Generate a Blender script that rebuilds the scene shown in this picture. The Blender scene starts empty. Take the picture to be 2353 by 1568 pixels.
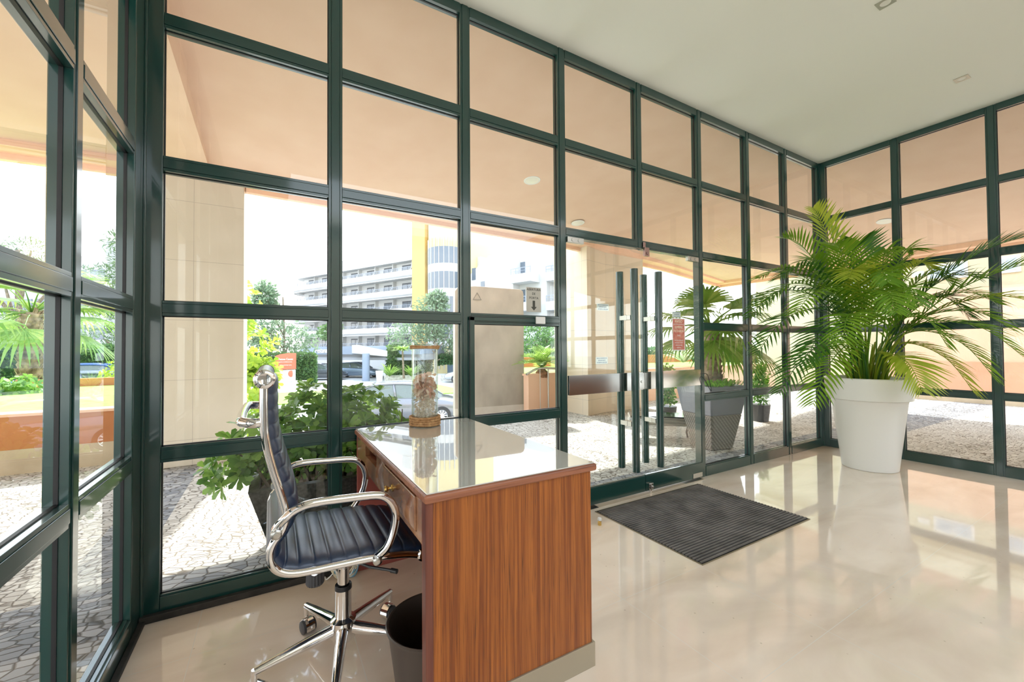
import bpy, math, random
from mathutils import Vector, Matrix, noise
C = bpy.context.scene.collection
PI = math.pi
R = math.radians

# ------------------------------------------------------------------ camera
F_PX, PITCH, ROLL, YAW, CH, CD = 947.03, .0174, -.0067, .5283, 1.1707, 2.3556
_fwd = Vector((math.sin(YAW), math.cos(YAW), 0)); _right = Vector((math.cos(YAW), -math.sin(YAW), 0)); _up = Vector((0, 0, 1))
_f = _fwd*math.cos(PITCH)+_up*math.sin(PITCH); _u = _up*math.cos(PITCH)-_fwd*math.sin(PITCH)
CR = _right*math.cos(ROLL)+_u*math.sin(ROLL); CU = _u*math.cos(ROLL)-_right*math.sin(ROLL); CF = _f
CP = Vector((0, -CD, CH))
cd = bpy.data.cameras.new('camera'); cam = bpy.data.objects.new('camera', cd); C.objects.link(cam)
cd.sensor_width = 36; cd.sensor_fit = 'HORIZONTAL'; cd.lens = F_PX/2353*36; cd.clip_start = .02; cd.clip_end = 500
m = Matrix((CR, CU, -CF)).transposed().to_4x4(); m.translation = CP; cam.matrix_world = m
bpy.context.scene.camera = cam
def at(px, py, t):
    """world point seen at photo pixel px,py at distance t along the view axis"""
    return CP+(CF+CR*((px-1176.5)/F_PX)-CU*((py-784)/F_PX))*t

# ------------------------------------------------------------------ helpers
class MB:
    def __init__(s): s.v = []; s.f = []
    def add(s, vs, fs):
        n = len(s.v); s.v += [tuple(v) for v in vs]; s.f += [tuple(i+n for i in f) for f in fs]; return s
    def box(s, x0, x1, y0, y1, z0, z1, M=None):
        vs = [Vector((x, y, z)) for z in (z0, z1) for y in (y0, y1) for x in (x0, x1)]
        if M: vs = [M @ v for v in vs]
        return s.add(vs, [(0, 2, 3, 1), (4, 5, 7, 6), (0, 1, 5, 4), (2, 6, 7, 3), (0, 4, 6, 2), (1, 3, 7, 5)])
    def hexa(s, bot, top):
        return s.add(list(bot)+list(top), [(3, 2, 1, 0), (4, 5, 6, 7), (0, 1, 5, 4), (1, 2, 6, 5), (2, 3, 7, 6), (3, 0, 4, 7)])
    def frame(s, p, d):
        d = d.normalized(); a = Vector((0, 0, 1)) if abs(d.z) < .9 else Vector((1, 0, 0))
        x = d.cross(a).normalized(); return x, d.cross(x).normalized()
    def tube(s, pts, r, n=12, caps=True, closed=False):
        pts = [Vector(p) for p in pts]; N = len(pts); rr = r if isinstance(r, (list, tuple)) else [r]*N
        vs = []; fs = []; x = None
        for i, p in enumerate(pts):
            if closed: t = (pts[(i+1) % N]-pts[i-1])
            else: t = pts[min(i+1, N-1)]-pts[max(i-1, 0)]
            t.normalize()
            if x is None: x, y = s.frame(p, t)
            else:
                x = (x-t*x.dot(t)); x.normalize(); y = t.cross(x)
            y = t.cross(x)
            for k in range(n):
                a = 2*PI*k/n; vs.append(p+(x*math.cos(a)+y*math.sin(a))*rr[i])
        M_ = N if closed else N-1
        for i in range(M_):
            j = (i+1) % N
            for k in range(n): fs.append((i*n+k, i*n+(k+1) % n, j*n+(k+1) % n, j*n+k))
        if caps and not closed: fs += [tuple(range(n))[::-1], tuple((N-1)*n+k for k in range(n))]
        return s.add(vs, fs)
    def cyl(s, p, q, r0, r1=None, n=20): return s.tube([p, q], [r0, r0 if r1 is None else r1], n)
    def lathe(s, prof, c=(0, 0, 0), n=40, M=None):
        vs = []; fs = []; c = Vector(c)
        for (r, z) in prof:
            for k in range(n):
                a = 2*PI*k/n; v = Vector((r*math.cos(a), r*math.sin(a), z)); vs.append((M @ v if M else v)+c)
        for i in range(len(prof)-1):
            for k in range(n): fs.append((i*n+k, i*n+(k+1) % n, (i+1)*n+(k+1) % n, (i+1)*n+k))
        return s.add(vs, fs)
    def prism(s, poly, vec):
        """planar polygon (3-D points) pushed along vec"""
        vec = Vector(vec); a = [Vector(p) for p in poly]; n = len(a)
        return s.add(a+[p+vec for p in a], [tuple(range(n))[::-1], tuple(range(n, 2*n))]+[(i, (i+1) % n, n+(i+1) % n, n+i) for i in range(n)])
    def ell(s, c, rx, ry, rz, n=12, m=8, jit=0, rng=None):
        c = Vector(c); vs = []; fs = []
        for i in range(m+1):
            t = PI*i/m
            for k in range(n):
                a = 2*PI*k/n; j = 1+(rng.uniform(-jit, jit) if rng else 0)
                vs.append(c+Vector((rx*math.sin(t)*math.cos(a), ry*math.sin(t)*math.sin(a), rz*math.cos(t)))*j if 0 < i < m else c+Vector((0, 0, rz*math.cos(t))))
        for i in range(m):
            for k in range(n): fs.append((i*n+k, (i+1)*n+k, (i+1)*n+(k+1) % n, i*n+(k+1) % n))
        return s.add(vs, fs)
    def build(s, name, mat, parent=None, smooth=False, bevel=0, seg=2, **kw):
        me = bpy.data.meshes.new(name); me.from_pydata(s.v, [], s.f); me.update()
        import bmesh
        if not kw.get('raw'):
            bm = bmesh.new(); bm.from_mesh(me); bmesh.ops.recalc_face_normals(bm, faces=bm.faces); bm.to_mesh(me); bm.free()
        me.materials.append(mat)
        o = bpy.data.objects.new(name, me); C.objects.link(o)
        if parent:
            o.parent = parent; o.matrix_parent_inverse = base_matrix(parent).inverted()
        if smooth:
            for p in me.polygons: p.use_smooth = True
            if smooth != 'all': me.set_sharp_from_angle(angle=R(40))
        if bevel:
            b = o.modifiers.new('bevel', 'BEVEL'); b.width = bevel; b.segments = seg; b.limit_method = 'ANGLE'; b.angle_limit = R(40)
            for p in me.polygons: p.use_smooth = True
            b.harden_normals = True
        return o
def base_matrix(o):
    # world matrix without waiting for the depsgraph
    m = o.matrix_basis.copy()
    return (base_matrix(o.parent) @ o.matrix_parent_inverse @ m) if o.parent else m
def tag(o, label=None, cat=None, group=None, kind=None):
    if label: o['label'] = label
    if cat: o['category'] = cat
    if group: o['group'] = group
    if kind: o['kind'] = kind
    return o
def thing(name, label, cat, loc=(0, 0, 0), group=None, kind=None):
    o = bpy.data.objects.new(name, None); C.objects.link(o); o.location = loc; o.empty_display_size = .1
    return tag(o, label, cat, group, kind)
def struct(name, label=None):
    o = bpy.data.objects.new(name, None); C.objects.link(o); o['kind'] = 'structure'
    if label: o['label'] = label
    return o
def smoothpath(pts, k=6, closed=False):
    pts = [Vector(p) for p in pts]; out = []; n = len(pts)
    rng = range(n) if closed else range(n-1)
    for i in rng:
        g = (lambda j: pts[j % n]) if closed else (lambda j: pts[max(0, min(n-1, j))])
        p0, p1, p2, p3 = g(i-1), g(i), g(i+1), g(i+2)
        for q in range(k):
            t = q/k
            out.append(.5*((2*p1)+(p2-p0)*t+(2*p0-5*p1+4*p2-p3)*t*t+(3*p1-p0-3*p2+p3)*t**3))
    if not closed: out.append(pts[-1])
    return out
def text(body, size, M, mat, parent, name='lettering', ext=.0006, align='CENTER', sx=1):
    cu = bpy.data.curves.new(name, 'FONT'); cu.body = body; cu.size = size; cu.align_x = align; cu.align_y = 'CENTER'; cu.extrude = ext; cu.resolution_u = 3
    t = bpy.data.objects.new(name, cu); C.objects.link(t)
    dg = bpy.context.evaluated_depsgraph_get(); dg.update()
    me = bpy.data.meshes.new_from_object(t.evaluated_get(dg)); bpy.data.objects.remove(t); 
    me.transform(M @ Matrix.Diagonal((sx, 1, 1, 1))); me.materials.clear(); me.materials.append(mat)
    o = bpy.data.objects.new(name, me); C.objects.link(o)
    if parent: o.parent = parent; o.matrix_parent_inverse = base_matrix(parent).inverted()
    return o
def axes(x, y, z, loc):
    m = Matrix((Vector(x), Vector(y), Vector(z))).transposed().to_4x4(); m.translation = Vector(loc); return m

# ------------------------------------------------------------------ materials
def P(name, col, rough=.5, metal=0, spec=.5, coat=0, trans=0, alpha=1, sub=0):
    m = bpy.data.materials.new(name); m.use_nodes = True; b = m.node_tree.nodes['Principled BSDF']
    b.inputs['Base Color'].default_value = (*col, 1); b.inputs['Roughness'].default_value = rough; b.inputs['Metallic'].default_value = metal
    b.inputs['Specular IOR Level'].default_value = spec; b.inputs['Coat Weight'].default_value = coat; b.inputs['Coat Roughness'].default_value = .08
    b.inputs['Transmission Weight'].default_value = trans
    return m
def N(m, t, **kw):
    n = m.node_tree.nodes.new(t)
    for k, v in kw.items(): setattr(n, k, v)
    return n
def L(m, a, b): m.node_tree.links.new(a, b)
def noisy(m, c1, c2, scale=5, detail=4, stretch=(1, 1, 1), bump=0, lo=.3, hi=.7):
    """colour varies between c1 and c2 by noise (and a little bump)"""
    b = m.node_tree.nodes['Principled BSDF']; tc = N(m, 'ShaderNodeTexCoord'); mp = N(m, 'ShaderNodeMapping'); mp.inputs['Scale'].default_value = stretch
    no = N(m, 'ShaderNodeTexNoise'); no.inputs['Scale'].default_value = scale; no.inputs['Detail'].default_value = detail
    cr = N(m, 'ShaderNodeValToRGB'); e = cr.color_ramp.elements; e[0].position = lo; e[1].position = hi; e[0].color = (*c1, 1); e[1].color = (*c2, 1)
    L(m, tc.outputs['Object'], mp.inputs[0]); L(m, mp.outputs[0], no.inputs['Vector']); L(m, no.outputs['Fac'], cr.inputs[0]); L(m, cr.outputs[0], b.inputs['Base Color'])
    if bump:
        bp = N(m, 'ShaderNodeBump'); bp.inputs['Strength'].default_value = bump; bp.inputs['Distance'].default_value = .01
        L(m, no.outputs['Fac'], bp.inputs['Height']); L(m, bp.outputs[0], b.inputs['Normal'])
    return m
def leafmat(name, c1, c2, trans=.35, rough=.45):
    m = P(name, c1, rough); nt = m.node_tree; b = nt.nodes['Principled BSDF']; out = nt.nodes['Material Output']
    g = N(m, 'ShaderNodeNewGeometry'); cr = N(m, 'ShaderNodeValToRGB'); e = cr.color_ramp.elements; e[0].color = (*c1, 1); e[1].color = (*c2, 1)
    L(m, g.outputs['Random Per Island'], cr.inputs[0]); L(m, cr.outputs[0], b.inputs['Base Color'])
    tr = N(m, 'ShaderNodeBsdfTranslucent'); mx = N(m, 'ShaderNodeMixShader'); mx.inputs[0].default_value = trans
    hs = N(m, 'ShaderNodeHueSaturation'); hs.inputs['Value'].default_value = 1.5; hs.inputs['Hue'].default_value = .485
    L(m, cr.outputs[0], hs.inputs['Color']); L(m, hs.outputs[0], tr.inputs['Color'])
    L(m, b.outputs[0], mx.inputs[1]); L(m, tr.outputs[0], mx.inputs[2]); L(m, mx.outputs[0], out.inputs[0])
    return m
def glassmat(name, tint=(.97, 1, .985), base=.05, power=5):
    m = bpy.data.materials.new(name); m.use_nodes = True; nt = m.node_tree; nt.nodes.clear()
    out = N(m, 'ShaderNodeOutputMaterial'); t = N(m, 'ShaderNodeBsdfTransparent'); t.inputs[0].default_value = (*tint, 1)
    g = N(m, 'ShaderNodeBsdfGlossy'); g.inputs['Roughness'].default_value = 0; g.inputs[0].default_value = (.95, 1, 1, 1)
    lw = N(m, 'ShaderNodeLayerWeight'); lw.inputs['Blend'].default_value = .5
    pw = N(m, 'ShaderNodeMath', operation='POWER'); pw.inputs[1].default_value = power
    ma = N(m, 'ShaderNodeMath', operation='MULTIPLY_ADD'); ma.inputs[1].default_value = 1-base; ma.inputs[2].default_value = base
    mx = N(m, 'ShaderNodeMixShader'); L(m, lw.outputs['Facing'], pw.inputs[0]); L(m, pw.outputs[0], ma.inputs[0]); L(m, ma.outputs[0], mx.inputs[0])
    L(m, t.outputs[0], mx.inputs[1]); L(m, g.outputs[0], mx.inputs[2]); L(m, mx.outputs[0], out.inputs[0])
    return m
GREEN = P('green_powdercoat', (.002, .040, .034), .28, spec=.5, coat=.9)
GASKET = P('black_rubber', (.01, .01, .012), .5)
SEAL = P('grey_seal', (.45, .45, .45), .5)
GLASS = glassmat('window_glass')
CEIL = P('ceiling_paint', (.80, .80, .72), .8)
PEACH = noisy(P('peach_render', (.9, .6, .42), .9), (.75, .52, .385), (.79, .565, .43), 3, 3)
PEACHW = noisy(P('peach_wall', (.85, .5, .3), .9), (.84, .53, .36), (.88, .58, .41), 1.5, 4)
ORANGE = noisy(P('orange_render', (.7, .3, .1), .9), (.46, .17, .06), (.56, .23, .09), 2, 4)
BEIGE = noisy(P('beige_plinth', (.6, .5, .35), .9), (.50, .40, .27), (.64, .53, .38), 4, 5)
STEEL = P('stainless_steel', (.62, .62, .6), .12, 1)
SATIN = P('satin_steel', (.55, .55, .52), .28, 1)
CHROME = P('chrome', (.82, .82, .82), .05, 1)
BRASS = P('brass', (.75, .52, .18), .2, 1)
BLACK = P('black_plastic', (.012, .012, .014), .4)
DGREY = P('dark_grey_plastic', (.05, .05, .055), .45)
WHITE = P('white_plastic', (.8, .8, .78), .35)
POTW = P('white_pot_plastic', (.80, .79, .74), .35, coat=.2)
def floormat():
    m = P('cream_marble', (.7, .63, .53), .06, spec=.6, coat=.4); b = m.node_tree.nodes['Principled BSDF']; b.inputs['Coat Roughness'].default_value = .02
    tc = N(m, 'ShaderNodeTexCoord'); mp = N(m, 'ShaderNodeMapping'); mp.inputs['Scale'].default_value = (1, 2.2, 1); mp.inputs['Rotation'].default_value = (0, 0, .5)
    n1 = N(m, 'ShaderNodeTexNoise'); n1.inputs['Scale'].default_value = 1.3; n1.inputs['Detail'].default_value = 8; n1.inputs['Distortion'].default_value = .8
    cr = N(m, 'ShaderNodeValToRGB'); e = cr.color_ramp.elements; e[0].position = .32; e[0].color = (.74, .605, .475, 1); e[1].position = .62; e[1].color = (.90, .775, .64, 1)
    L(m, tc.outputs['Object'], mp.inputs[0]); L(m, mp.outputs[0], n1.inputs['Vector']); L(m, n1.outputs['Fac'], cr.inputs[0])
    n2 = N(m, 'ShaderNodeTexVoronoi'); n2.inputs['Scale'].default_value = 14; n2.inputs['Randomness'].default_value = 1
    c2 = N(m, 'ShaderNodeValToRGB'); e = c2.color_ramp.elements; e[0].position = .03; e[0].color = (.45, .38, .3, 1); e[1].position = .07; e[1].color = (1, 1, 1, 1)
    L(m, tc.outputs['Object'], n2.inputs['Vector']); L(m, n2.outputs['Distance'], c2.inputs[0])
    mu = N(m, 'ShaderNodeMix', data_type='RGBA', blend_type='MULTIPLY'); mu.inputs[0].default_value = .5; L(m, cr.outputs[0], mu.inputs[6]); L(m, c2.outputs[0], mu.inputs[7])
    mp2 = N(m, 'ShaderNodeMapping'); mp2.inputs['Location'].default_value = (-1.415+.56*6, .94+.587*12, 0)
    br = N(m, 'ShaderNodeTexBrick', offset=0, squash=1); br.inputs['Scale'].default_value = 1; br.inputs['Brick Width'].default_value = .56; br.inputs['Row Height'].default_value = .587
    br.inputs['Mortar Size'].default_value = .0016; br.inputs['Mortar Smooth'].default_value = .6; br.inputs['Bias'].default_value = -1
    br.inputs['Color1'].default_value = (0, 0, 0, 1); br.inputs['Color2'].default_value = (0, 0, 0, 1); br.inputs['Mortar'].default_value = (1, 1, 1, 1)
    L(m, tc.outputs['Object'], mp2.inputs[0]); L(m, mp2.outputs[0], br.inputs['Vector'])
    mx = N(m, 'ShaderNodeMix', data_type='RGBA'); L(m, br.outputs['Color'], mx.inputs[0]); L(m, mu.outputs[2], mx.inputs[6]); mx.inputs[7].default_value = (.80, .76, .68, 1)
    L(m, mx.outputs[2], b.inputs['Base Color'])
    bp = N(m, 'ShaderNodeBump'); bp.inputs['Strength'].default_value = .02; bp.inputs['Distance'].default_value = .01; n3 = N(m, 'ShaderNodeTexNoise'); n3.inputs['Scale'].default_value = 2.5
    L(m, tc.outputs['Object'], n3.inputs['Vector']); L(m, n3.outputs['Fac'], bp.inputs['Height']); L(m, bp.outputs[0], b.inputs['Normal']); L(m, bp.outputs[0], b.inputs['Coat Normal'])
    return m
FLOOR = floormat()
def cobblemat():
    m = P('portuguese_cobbles', (.7, .66, .56), .75); b = m.node_tree.nodes['Principled BSDF']
    tc = N(m, 'ShaderNodeTexCoord'); mp = N(m, 'ShaderNodeMapping'); mp.inputs['Rotation'].default_value = (0, 0, .15)
    no = N(m, 'ShaderNodeTexNoise'); no.inputs['Scale'].default_value = 1.2
    ad = N(m, 'ShaderNodeMix', data_type='RGBA', blend_type='LINEAR_LIGHT'); ad.inputs[0].default_value = .15; L(m, tc.outputs['Object'], mp.inputs[0]); L(m, mp.outputs[0], ad.inputs[6]); L(m, tc.outputs['Object'], no.inputs['Vector']); L(m, no.outputs['Color'], ad.inputs[7])
    sc = N(m, 'ShaderNodeMapping'); sc.inputs['Scale'].default_value = (15, 25, 12); L(m, ad.outputs[2], sc.inputs[0])
    v1 = N(m, 'ShaderNodeTexVoronoi', feature='DISTANCE_TO_EDGE'); v2 = N(m, 'ShaderNodeTexVoronoi', feature='F1')
    for v in (v1, v2): v.inputs['Scale'].default_value = 1; v.inputs['Randomness'].default_value = .62; L(m, sc.outputs[0], v.inputs['Vector'])
    se = N(m, 'ShaderNodeSeparateColor'); L(m, v2.outputs['Color'], se.inputs[0])
    ca = N(m, 'ShaderNodeValToRGB'); e = ca.color_ramp.elements; e[0].color = (.52, .50, .45, 1); e[1].color = (.74, .72, .67, 1); L(m, se.outputs[0], ca.inputs[0])
    cb = N(m, 'ShaderNodeValToRGB'); e = cb.color_ramp.elements; e[0].color = (.20, .22, .25, 1); e[1].color = (.46, .47, .48, 1); L(m, se.outputs[1], cb.inputs[0])
    xyz = N(m, 'ShaderNodeSeparateXYZ'); L(m, tc.outputs['Object'], xyz.inputs[0])
    def band(out, lo, hi):
        a = N(m, 'ShaderNodeMath', operation='GREATER_THAN'); a.inputs[1].default_value = lo; L(m, out, a.inputs[0])
        c = N(m, 'ShaderNodeMath', operation='LESS_THAN'); c.inputs[1].default_value = hi; L(m, out, c.inputs[0])
        k = N(m, 'ShaderNodeMath', operation='MULTIPLY'); L(m, a.outputs[0], k.inputs[0]); L(m, c.outputs[0], k.inputs[1]); return k.outputs[0]
    b1 = band(xyz.outputs['Y'], -.2, .42); b2 = band(xyz.outputs['X'], -.92, -.62)
    mxm = N(m, 'ShaderNodeMath', operation='MAXIMUM'); L(m, b1, mxm.inputs[0]); L(m, b2, mxm.inputs[1])
    mx = N(m, 'ShaderNodeMix', data_type='RGBA'); L(m, mxm.outputs[0], mx.inputs[0]); L(m, ca.outputs[0], mx.inputs[6]); L(m, cb.outputs[0], mx.inputs[7])
    er = N(m, 'ShaderNodeValToRGB'); e = er.color_ramp.elements; e[0].position = .01; e[0].color = (.26, .22, .18, 1); e[1].position = .09; e[1].color = (1, 1, 1, 1); L(m, v1.outputs['Distance'], er.inputs[0])
    mu = N(m, 'ShaderNodeMix', data_type='RGBA', blend_type='MULTIPLY'); mu.inputs[0].default_value = 1; L(m, mx.outputs[2], mu.inputs[6]); L(m, er.outputs[0], mu.inputs[7]); L(m, mu.outputs[2], b.inputs['Base Color'])
    bp = N(m, 'ShaderNodeBump'); bp.inputs['Strength'].default_value = .6; bp.inputs['Distance'].default_value = .01; L(m, er.outputs[0], bp.inputs['Height']); L(m, bp.outputs[0], b.inputs['Normal'])
    return m
COBBLE = cobblemat()
def woodmat(name, c1, c2, c3, axis='Z', sc=1, rough=.36):
    m = P(name, c1, rough, coat=.08); b = m.node_tree.nodes['Principled BSDF']; tc = N(m, 'ShaderNodeTexCoord'); mp = N(m, 'ShaderNodeMapping')
    st = {'Z': (60, 60, .9), 'X': (.9, 26, 26), 'Y': (26, .9, 26)}[axis]; mp.inputs['Scale'].default_value = tuple(s*sc for s in st)
    n1 = N(m, 'ShaderNodeTexNoise'); n1.inputs['Scale'].default_value = 1.6; n1.inputs['Detail'].default_value = 8; n1.inputs['Distortion'].default_value = .6
    n2 = N(m, 'ShaderNodeTexNoise'); n2.inputs['Scale'].default_value = 9; n2.inputs['Detail'].default_value = 4
    cr = N(m, 'ShaderNodeValToRGB'); e = cr.color_ramp.elements; e[0].position = .36; e[0].color = (*c1, 1); e[1].position = .66; e[1].color = (*c2, 1)
    k = cr.color_ramp.elements.new(.5); k.color = (*[(a+b_)/2 for a, b_ in zip(c1, c2)], 1)
    c4 = N(m, 'ShaderNodeValToRGB'); e = c4.color_ramp.elements; e[0].position = .56; e[0].color = (0, 0, 0, 1); e[1].position = .76; e[1].color = (1, 1, 1, 1)
    mx = N(m, 'ShaderNodeMix', data_type='RGBA'); mx.inputs[7].default_value = (*c3, 1)
    L(m, tc.outputs['Object'], mp.inputs[0]); L(m, mp.outputs[0], n1.inputs['Vector']); L(m, mp.outputs[0], n2.inputs['Vector']); L(m, n1.outputs['Fac'], cr.inputs[0]); L(m, n2.outputs['Fac'], c4.inputs[0])
    L(m, c4.outputs[0], mx.inputs[0]); L(m, cr.outputs[0], mx.inputs[6]); L(m, mx.outputs[2], b.inputs['Base Color'])
    return m
WOOD = woodmat('rosewood_veneer', (.22, .055, .008), (.42, .13, .020), (.055, .014, .004))
WOODR = woodmat('reddish_wood', (.20, .06, .03), (.36, .12, .06), (.09, .02, .012), 'Y', .6)
BURL = noisy(P('burl_veneer', (.3, .13, .06), .18, coat=.5), (.17, .055, .028), (.50, .25, .12), 7, 6, (1, 1, 1.6))

# ------------------------------------------------------------------ world and sun
w = bpy.data.worlds.new('sky'); bpy.context.scene.world = w; w.use_nodes = True; nt = w.node_tree; bg = nt.nodes['Background']
tc = nt.nodes.new('ShaderNodeTexCoord'); sx = nt.nodes.new('ShaderNodeSeparateXYZ'); cr = nt.nodes.new('ShaderNodeValToRGB'); e = cr.color_ramp.elements
e[0].position = 0; e[0].color = (1, .985, .95, 1); e[1].position = .55; e[1].color = (.70, .82, 1, 1)
nt.links.new(tc.outputs['Generated'], sx.inputs[0]); nt.links.new(sx.outputs['Z'], cr.inputs[0]); nt.links.new(cr.outputs[0], bg.inputs[0]); bg.inputs[1].default_value = 1.9
sd = bpy.data.lights.new('sun', 'SUN'); sd.energy = 3.7; sd.angle = R(1.5); sd.color = (1, .95, .87); so = bpy.data.objects.new('sun', sd); C.objects.link(so)
so.rotation_euler = Vector((-.12, -.85, -.95)).to_track_quat('-Z', 'Y').to_euler()
vs = bpy.context.scene.view_settings; vs.view_transform = 'Standard'; vs.look = 'None'; vs.exposure = 1.25; vs.gamma = 1; vs.use_curve_mapping = False

# ------------------------------------------------------------------ room shell
XC, XB, ZC = -.484, 5.61, 3.339
za = .709; ROWS = [za, za+.65, za+1.3, za+1.95]
AX = [.2925, 1.0469, 1.8008, 2.5885, 3.3667, 4.1333, 4.8614]
BY = [-.686, -1.352, -2.02, -2.69, -3.36, -4.03, -4.70]; CY = [-.693, -1.386, -2.08, -2.77, -3.46, -4.15, -4.84]
REAR = -5.5
o = MB().box(XC-.06, XB+.06, REAR, .06, -.12, 0).build('floor', FLOOR); o['kind'] = 'structure'
mb = MB().box(XC-.06, XB+.06, -3.3, .06, ZC, ZC+.15).box(XC-.06, XB+.06, REAR, -5.3, ZC, ZC+.15).box(XC-.06, .2, -5.3, -3.3, ZC, ZC+.15).box(5.1, XB+.06, -5.3, -3.3, ZC, ZC+.15)   # opening added in the unseen ceiling behind the camera to light the room
o = mb.build('ceiling', CEIL); o['kind'] = 'structure'
RW = noisy(P('rear_wall_paint', (.78, .74, .66), .8), (.36, .33, .28), (.42, .39, .33), 2)
mb = MB().box(XC-.06, XB+.06, REAR-.15, REAR, -.12, ZC+.15)
o = mb.build('wall_rear', RW); o['kind'] = 'structure'
o = MB().box(-30, 40, -60, REAR-.15, -.3, -.12).build('rear_yard', noisy(P('rear_paving', (.6, .58, .52), .9), (.55, .53, .48), (.66, .64, .58), 1)); o['kind'] = 'structure'; o['label'] = 'pale paving behind the lobby'

def mapA(s, d, z): return Vector((s, d, z))
def mapB(s, d, z): return Vector((XB+d, s, z))
def mapC(s, d, z): return Vector((XC-d, s, z))
def fbox(mb, mp, s0, s1, d0, d1, z0, z1):
    bot = [mp(s0, d0, z0), mp(s1, d0, z0), mp(s1, d1, z0), mp(s0, d1, z0)]
    top = [mp(s0, d0, z1), mp(s1, d0, z1), mp(s1, d1, z1), mp(s0, d1, z1)]
    return mb.hexa(bot, top)
DG = .030                                    # depth of the glass behind the inner face
def bar(mb, mp, s0, s1, z0, z1, vertical):
    """mullion or transom: proud centre strip with a lower glazing bead on each side, outer half beyond the glass"""
    if vertical:
        c = (s0+s1)/2; fbox(mb, mp, c-.020, c+.020, 0, .058, z0, z1)
        fbox(mb, mp, s0, c-.0212, .004, .058, z0, z1); fbox(mb, mp, c+.0212, s1, .004, .058, z0, z1); fbox(mb, mp, c-.022, c+.022, .006, .05, z0, z1)
    else:
        c = (z0+z1)/2; fbox(mb, mp, s0, s1, .001, .058, c-.020, c+.020)
        fbox(mb, mp, s0, s1, .004, .058, z0, c-.0212); fbox(mb, mp, s0, s1, .004, .058, c+.0212, z1); fbox(mb, mp, s0, s1, .006, .05, c-.022, c+.022)
def facade(root, mp, posts, s_lo, s_hi, skip=(), end_lo=0.0, end_hi=0.0, short_posts={}):
    W = .034
    for i, s in enumerate(posts):
        z0 = short_posts.get(i, 0)
        mb = MB(); bar(mb, mp, s-W, s+W, z0, ZC, True); mb.build('post', GREEN, root, bevel=.0015)
    edges = [s_lo]+list(posts)+[s_hi]; zed = [0]+ROWS+[ZC]
    # transoms run bay by bay between the posts
    for i in range(len(edges)-1):
        a = edges[i]+(end_lo if i == 0 else W); b = edges[i+1]-(end_hi if i == len(edges)-2 else W)
        for j, z in enumerate(ROWS):
            if (i, 'r', j) in skip: continue
            mb = MB(); bar(mb, mp, a, b, z-W, z+W, False); mb.build('transom', GREEN, root, bevel=.0012)
        if (i, 'sill') not in skip:
            mb = MB(); fbox(mb, mp, a, b, 0, .058, .0, .088); fbox(mb, mp, a, b, .010, .05, .085, .095); mb.build('sill_rail', GREEN, root, bevel=.002)
        mb = MB(); fbox(mb, mp, a, b, 0, .058, ZC-.062, ZC); mb.build('head_rail', GREEN, root, bevel=.002)
        for j in range(5):
            if (i, j) in skip: continue
            zl = .095 if j == 0 else zed[j]+W; zh = ZC-.062 if j == 4 else zed[j+1]-W
            mb = MB(); q = [mp(a-.004, DG, zl-.004), mp(b+.004, DG, zl-.004), mp(b+.004, DG, zh+.004), mp(a-.004, DG, zh+.004)]
            mb.add(q, [(0, 1, 2, 3)]); mb.build('glass_pane', GLASS, root, raw=True)
            mb = MB()                         # rubber gasket line round the pane
            g = .0035
            for (s0, s1, z0, z1) in ((a, b, zl, zl+g), (a, b, zh-g, zh), (a, a+g, zl, zh), (b-g, b, zl, zh)):
                fbox(mb, mp, s0, s1, DG-.005, DG+.005, z0, z1)
            mb.build('gasket', GASKET, root)
front = struct('wall_front'); leftw = struct('wall_left'); rightw = struct('wall_right')
A_LO, A_HI = XC, XB
facade(front, mapA, AX, A_LO, A_HI, skip={(3, 'r', 0), (3, 'r', 1), (4, 'r', 0), (4, 'r', 1), (3, 0), (3, 1), (3, 2), (4, 0), (4, 1), (4, 2), (3, 'sill'), (4, 'sill')}, end_lo=.064, end_hi=.045, short_posts={3: ROWS[2]-.03})
facade(leftw, mapC, CY[::-1], REAR, 0, end_lo=0, end_hi=.135)
facade(rightw, mapB, BY[::-1], REAR, 0, end_lo=0, end_hi=.06)
# corner posts
mb = MB(); mb.box(XC-.058, XC+.064, 0, .058, 0, ZC); mb.box(XC-.058, XC, -.135, 0, 0, ZC); mb.box(XC-.002, XC+.010, -.012, .004, 0, ZC); mb.build('corner_post', GREEN, leftw, bevel=.004)
mb = MB(); mb.box(XB-.045, XB+.058, 0, .058, 0, ZC); mb.box(XB, XB+.058, -.06, 0, 0, ZC); mb.box(XB-.010, XB+.002, -.010, .004, 0, ZC); mb.build('corner_post', GREEN, rightw, bevel=.003)
# dark sealing strip and stone skirting at floor
DARK = noisy(P('dark_seal_strip', (.02, .02, .018), .6), (.012, .012, .01), (.04, .035, .03), 20)
o = MB().box(XC, .33, -.028, .0, 0, .030).build('baseboard_front', DARK, bevel=.003); o['kind'] = 'structure'
o = MB().box(XC, XC+.022, REAR, -.028, 0, .018).build('baseboard_left', DARK, bevel=.003); o['kind'] = 'structure'
o = MB().box(.335, 1.76, -.022, -.001, 0, .062).build('trim_1', noisy(P('stone_skirting', (.5, .4, .28), .4), (.46, .35, .23), (.56, .45, .32), 5), bevel=.003); o['kind'] = 'structure'

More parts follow.
